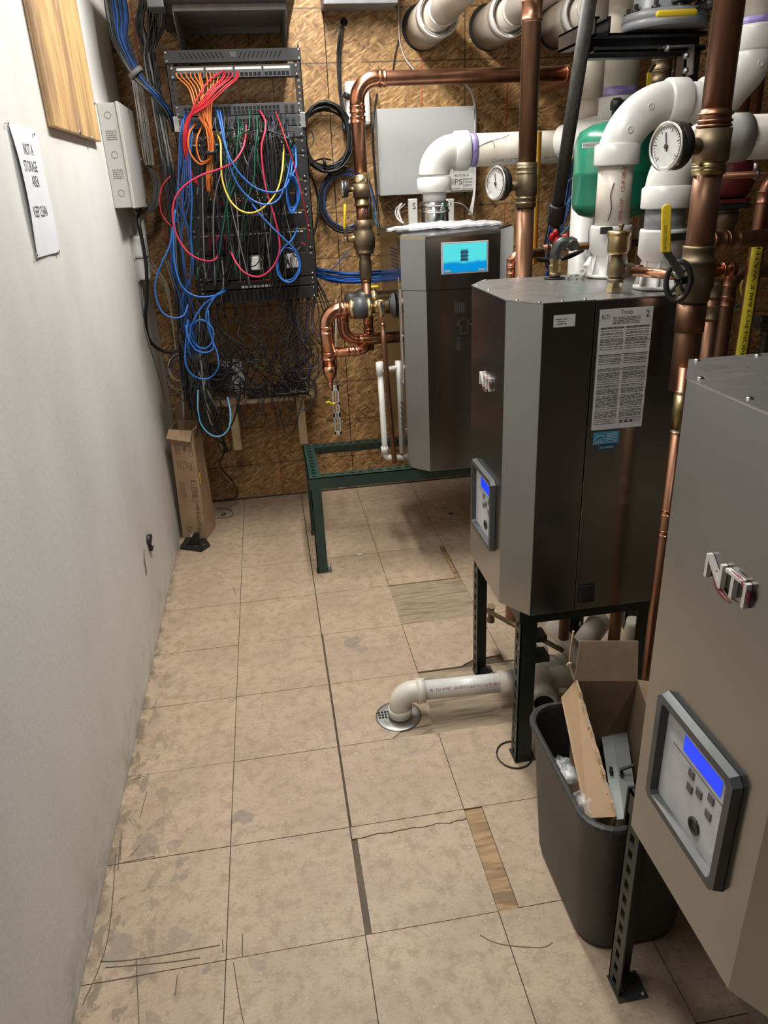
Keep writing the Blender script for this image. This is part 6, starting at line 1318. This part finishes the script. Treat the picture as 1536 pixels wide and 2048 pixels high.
p = [Z(360, 1098, .002), Z(403, 1104, .002), Z(421, 1092, .002), Z(412, 1080, .002), Z(372, 1078, .002)]
t = thing('floor_bracket', 'black moulded plastic bracket lying on the floor against the tall carton', 'bracket', (p[0] + p[2]) / 2)
G().prism(p, (0, 0, .010), 'bracket_black').build('base', t, bevel=.002)
q0, q1 = Z(372, 1090, .012), Z(400, 1090, .012); G().prism([q0, q1, Y(399, 1066, q1.y), Y(390, 1066, q1.y)], (0, .012, 0), 'bracket_black').build('upright_fin', t, bevel=.002)
for q_ in (Z(392, 1093, .012), Z(408, 1090, .012)): G().lathe(q_, (0, 0, 1), [(0, .006), (.003, .006)], 'dark_grey', 10).build('boss', t)
c = Z(443, 1030, .004)
G().lathe(c, (.6, .3, .1), [(0, .006), (.02, .008), (.022, .004)], 'brass_old', 10).build('small_fitting', label='tiny brass plug lying on the floor near the back wall', category='fitting')
for i, (px, py) in enumerate(((719, 1109), (864, 998), (889, 1006), (902, 1027))):
    c = Z(px, py, .002); o = G().obox(c, (.010, .002, 0), (-.002, .006, 0), (0, 0, .0012), 'white_plastic' if i < 3 else 'ink').build('litter', label=('pale chip on the floor before the green stand', 'pale scrap in the shadow under the touchscreen boiler, left one', 'pale scrap in the shadow under the touchscreen boiler, right one', 'dark scrap in the shadow nearest the middle boiler')[i], category='debris')
# cable ring drawn on the floor
G().tube(cr([Z(430, 1015, .004), Z(455, 1018, .004), Z(466, 1025, .004), Z(460, 1033, .004), Z(435, 1036, .004)]), .002, 'c_grey', 5).build('wire_loop', label='grey wire end curling on the floor right of the tall carton', category='wire')

# ------------------------------------------------------------ floor drain and drain pipes
c = Z(797, 1432, .0); t = thing('floor_drain', 'round slotted grey floor drain under the white pipe elbow', 'drain', (c.x, c.y, 0))
G().lathe((c.x, c.y, -.002), (0, 0, 1), [(0, .072), (.004, .072), (.0055, .066), (.005, .05)], 'zinc', 40).build('grate', t)
for i in range(4):
    for j in range(3): G().box(c.x - .062 + i * .010, c.x - .055 + i * .010, c.y - .005 + j * .012, c.y + .003 + j * .012, .0028, .0037, 'hole').build('slot', t)
q = Z(797, 1400, .085); R2 = .030
c2 = V((c.x + .006, c.y - .002, .09)); e2 = Z(1020, 1363, .09); dv = (V((e2.x, e2.y, .09)) - c2); dv.z = 0; dv.normalize()
t = thing('drain_pipe', 'dirty white plastic pipe with an elbow ending over the floor drain', 'pipe', (c2.x, c2.y, .0))
G().tube(fillet([c2 - V((0, 0, .06)), c2, c2 + dv * .07], .045, 12), .034, 'pvc_dirty', 28).build('elbow', t)
G().lathe(c2 - V((0, 0, .082)), (0, 0, 1), [(0, .030), (0, .036), (.026, .038), (.028, .034)], 'pvc_dirty', 28).build('socket', t)
G().lathe(c2 + dv * .052, dv, [(0, .034), (0, .0385), (.026, .0385), (.028, .031)], 'pvc_dirty', 28).build('socket', t)
G().tube([c2 + dv * .06, c2 + dv * .42], R2, 'pvc', 28).build('pipe', t)
nrm = V((dv.y, -dv.x, 0)); G().text('PE 1 SCH 40 PVC 1120 ASTM D 2665 PVC-1120 PR 280 PSI', c2 + dv * .20 + V((0, -R2 * .86, .0)) + V((0, 0, R2 * .55)), dv, V((0, .5, .85)), .012, 'ink_red', .22, .0006).build('lettering', t)
G().lathe(c2 + dv * .31, dv, [(0, .030), (0, .0365), (.05, .0365), (.052, .030)], 'pvc_cream', 28).build('coupling', t)
cc = c2 + dv * .42
t = thing('drain_pipe', 'grey dusty branch pipe with an open end beside the grey waste bin', 'pipe', (cc.x, cc.y, 0))
G().tube(fillet([cc - dv * .03, cc + dv * .10, cc + dv * .20 + V((.12, .02, .02)), V((2.0, cc.y + .15, .12))], .06, 8), .036, 'pvc_cream', 24).build('pipe', t)
op = Z(1088, 1408, .10); G().lathe(op, (.25, .9, .0), [(0, .030), (0, .042), (.05, .042), (.05, .036), (.28, .036)], 'pvc_cream', 28, closed=False).build('branch', t)
G().lathe(op + V((0, .006, 0)), (.25, .9, 0), [(0, .001), (.001, .030)], 'hole', 24, closed=False).build('bore', t)
op2 = Z(1060, 1345, .10); G().tube(fillet([op2, op2 + V((.14, .02, 0)), op2 + V((.3, .16, .05))], .06, 8), .038, 'pvc_cream', 24).build('elbow', t)
t = thing('drain_pipe', 'brown shadowed slanting pipe under the middle boiler', 'pipe', (1.5, 1.9, .1))
G().tube([Y(1105, 1250, 1.95), Y(1185, 1345, 1.70)], .028, 'pvc_cream', 20).build('pipe', t)
t = thing('drain_pipe', 'cream curved pipe under the middle boiler behind the copper pipe foot', 'pipe', (1.5, 2.0, .1))
G().tube(cr([Y(1175, 1240, 2.0), Y(1178, 1290, 2.0), Y(1215, 1330, 2.0), Y(1250, 1310, 2.0), Y(1270, 1240, 2.0)]), .028, 'pvc_cream', 20).build('pipe', t)
cpipe([(1.47, 1.75, .02), (1.47, 1.75, .6)], .018, 'copper_old', 'short dark copper leg under the middle boiler, right one', rings=((0, .7),))
cpipe([(1.33, 1.80, .22), (1.33, 1.80, .6)], .016, 'copper_old', 'short dark copper leg under the middle boiler, left one', rings=((0, .3),))
c = Y(982, 1213, 2.1); t = thing('hose_valve', 'small bronze hose valve under the middle boiler between the stand legs', 'valve', c)
G().lathe(c, (0, 0, -1), [(0, .010), (.02, .012), (.04, .010), (.05, .014), (.06, .014)], 'brass_old', 14).build('spout', t); G().tube([c + V((-.02, 0, -.01)), V((1.33, 1.80, c.z))], .008, 'brass_old', 10).build('body', t); G().lathe(c + V((0, -.005, .0)), (0, -.3, 1), [(0, .014), (.006, .014)], 'brass_old', 8).build('knob', t)
for i, (px, py, y_) in enumerate(((1075, 1290, 1.75), (1080, 1330, 1.72))):
    c = Y(px, py - 10, y_); G().box(c.x - .05, c.x + .03, y_, y_ + .05, c.z - .01, c.z + .01, 'stand_black').build('strut_piece', label=('upper', 'lower')[i] + ' black channel offcut seen behind the near leg of the middle stand', category='metal piece')

# ------------------------------------------------------------ waste bin with a carton and film in it
def rrect(x0, x1, y0, y1, r, z, n=6):
    out = []
    for cx, cy, a0 in ((x1 - r, y1 - r, 0), (x0 + r, y1 - r, 90), (x0 + r, y0 + r, 180), (x1 - r, y0 + r, 270)):
        for i in range(n + 1): a = math.radians(a0 + 90 * i / n); out.append(V((cx + r * math.cos(a), cy + r * math.sin(a), z)))
    return out
bx0, bx1, by0, by1, bh = 1.034, 1.315, .945, 1.325, .385
t = thing('waste_bin', 'dark grey plastic waste bin holding a torn carton beside the nearest boiler', 'bin', ((bx0 + bx1) / 2, (by0 + by1) / 2, 0))
LV = [(.030, .002), (.026, .02), (.014, .22), (.007, .362), (.006, .364), (-.001, .365), (-.003, .375), (-.001, .382), (.003, bh), (.008, .383), (.010, .375), (.020, .20), (.036, .012)]
vs = []; 
for ins, z in LV: vs += rrect(bx0 + ins, bx1 - ins, by0 + ins, by1 - ins, .062, z)
m_n = len(rrect(0, 1, 0, 1, .1, 0)); fs = [(k * m_n + i, k * m_n + (i + 1) % m_n, (k + 1) * m_n + (i + 1) % m_n, (k + 1) * m_n + i) for k in range(len(LV) - 1) for i in range(m_n)] + [tuple(range(m_n))[::-1], tuple(range((len(LV) - 1) * m_n, len(LV) * m_n))]
nb = 3; G().add(vs[:5 * m_n], [f for f in fs[:4 * m_n]] + [tuple(range(m_n))[::-1]], 'bin', True).add(vs[10 * m_n:], [tuple(i for i in f) for f in [(k * m_n + i, k * m_n + (i + 1) % m_n, (k + 1) * m_n + (i + 1) % m_n, (k + 1) * m_n + i) for k in range(2) for i in range(m_n)]] + [tuple(range(2 * m_n, 3 * m_n))], 'bin', True).build('tub', t)
G().add(vs[4 * m_n:11 * m_n], [(k * m_n + i, k * m_n + (i + 1) % m_n, (k + 1) * m_n + (i + 1) % m_n, (k + 1) * m_n + i) for k in range(6) for i in range(m_n)], 'bin', False).build('rim', t)
# torn carton standing in the bin
FLp, NLp = Z(1150, 1362, .52), Z(1232, 1640, .40); NLp.y = max(NLp.y, .962); FRp = Z(1275, 1362, .52); NRp = NLp + (FRp - FLp)
dn_ = V((.02, .0, -.30)); LLf = FLp + V((.0, -.02, -.36)); LLn = NLp + V((.0, .02, -.27))
t = thing('torn_carton', 'torn open cardboard carton standing in the waste bin', 'cardboard box', (1.17, 1.15, .05))
def jag(a, b, n, amp, up_):
    return [a.lerp(b, i / n) + up_ * rnd.uniform(-amp, amp) for i in range(n + 1)]
edge = jag(NLp, FLp, 26, .0035, V((0, 0, 1)))
outer = Z(1122, 1395, .47)
LLf = V((1.13, 1.26, .12)); LLn = V((1.10, 1.02, .10))
G().prism([LLn, LLf, *edge[::-1]], (.006, .0, .0), 'cardboard').build('left_wall', t)
G().prism([NLp, FLp, outer, Z(1172, 1636, .372)], (.003, 0, .003), 'cardboard').build('outer_flap', t)
for i in range(0, 25): 
    pass
g = G()
for i in range(25):
    a, b = edge[i], edge[i + 1]; g.bar(a + V((.003, 0, .001)), b + V((.003, 0, .001)), .005 + rnd.uniform(-.001, .002), .003, 'cardboard')
simple('torn_paper', (.60, .45, .28), .8, 0, (.45, .32, .2), 50, bmp=.001)
g2 = G()
for i in range(4, 25):
    if 12 < i < 16: continue
    a, b = edge[i], edge[i + 1]; g2.prism([a + V((-.001, 0, .002)), b + V((-.001, 0, .002)), b + V((-.002, 0, -.008 - rnd.uniform(0, .006))), a + V((-.002, 0, -.008 - rnd.uniform(0, .006)))], (-.0008, 0, 0), 'torn_paper')
g.build('corrugation', t, kind='stuff'); g2.build('torn_edge', t, kind='stuff')
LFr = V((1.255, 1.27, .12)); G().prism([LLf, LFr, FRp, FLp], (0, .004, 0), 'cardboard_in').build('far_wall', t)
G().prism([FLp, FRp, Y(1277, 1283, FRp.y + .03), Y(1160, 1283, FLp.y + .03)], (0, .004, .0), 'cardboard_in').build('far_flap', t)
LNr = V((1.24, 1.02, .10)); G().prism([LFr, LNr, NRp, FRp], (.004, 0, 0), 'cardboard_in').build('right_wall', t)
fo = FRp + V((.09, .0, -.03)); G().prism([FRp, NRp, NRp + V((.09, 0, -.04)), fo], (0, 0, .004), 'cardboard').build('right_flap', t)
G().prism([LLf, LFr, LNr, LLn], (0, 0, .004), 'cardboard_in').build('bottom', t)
G().tube(cr([FLp + V((0, 0, .0)), FLp + V((-.01, .01, .04)), Y(1143, 1290, FLp.y), Y(1147, 1262, FLp.y)]), .0022, 'torn_paper', 5).build('torn_strip', t)
G().lathe(Y(1138, 1328, FLp.y - .01), (0, -1, 0), [(0, .004), (.002, .007), (.004, .004)], 'torn_paper', 8).build('torn_flake', t)
# folded sheet metal in the carton
s0, s1, s2, s3 = Z(1196, 1425, .36), Z(1247, 1425, .36), Z(1276, 1640, .33), Z(1228, 1640, .33)
t = thing('sheet_metal', 'folded grey sheet metal channel lying in the torn carton', 'metal piece', s0 - V((0, 0, .05)))
mid0, mid1 = (s0 + s1) / 2 + V((-.004, 0, .004)), (s2 + s3) / 2 + V((-.004, 0, .004))
G().prism([s0, mid0, mid1, s3], (0, 0, -.003), 'sheet_metal').build('left_face', t); G().prism([mid0, s1, s2, mid1], (0, 0, -.003), 'sheet_metal').build('right_face', t)
G().prism([s1, s1 + V((.004, 0, -.07)), s2 + V((.004, 0, -.07)), s2], (.002, 0, 0), 'sheet_metal').build('flange', t)
for px, py in ((1222, 1540), (1243, 1545)): q = Z(px, py, .352); G().obox(q, (.004, .008, 0), (-.003, .002, 0), (0, 0, .001), 'hole').build('slot', t)
q = Z(1240, 1540, .36); G().bar(q, Z(1268, 1530, .37), .006, .004, 'black').build('tab', t)
# clear film
for k, (px, py, z_, r_, lb) in enumerate(((1132, 1540, .375, .021, 'small clear plastic bag wisp draped over the left rim of the waste bin'), (1176, 1610, .372, .028, 'crumpled clear plastic bag bulging at the near end of the waste bin'))):
    c = Z(px, py, z_); n1, n2 = 20, 14; vs = []; fs = []
    for j in range(n2 + 1):
        for i in range(n1):
            th, ph = math.pi * j / n2, 2 * math.pi * i / n1; d_ = V((math.sin(th) * math.cos(ph), math.sin(th) * math.sin(ph) * (1.4 if k else 1.9), math.cos(th) * (.8 if k else .55)))
            rr_ = r_ * (1 + .30 * noise.noise(d_ * 3 + V((k * 5, 0, 0))) + .18 * noise.noise(d_ * 8)); vs.append(c + d_ * rr_)
    for j in range(n2):
        for i in range(n1): fs.append((j * n1 + i, (j + 1) * n1 + i, (j + 1) * n1 + (i + 1) % n1, j * n1 + (i + 1) % n1))
    t = thing('clear_bag', lb, 'bag', c - V((0, 0, r_))); G().add(vs, fs, 'bag_clear', True).build('film', t)
# top bracket of the near stand
c = Y(1262, 1640, .92); t = thing('stand_bracket', 'short black angle clip on top of the near stand leg beside the waste bin', 'bracket', (1.10, .93, .47))
G().box(1.086, 1.125, .921, .926, .43, .512, 'stand_black').build('plate', t); G().lathe((1.105, .9205, .49), (0, -1, 0), [(0, .006), (.004, .006)], 'zinc', 6).build('bolt', t)
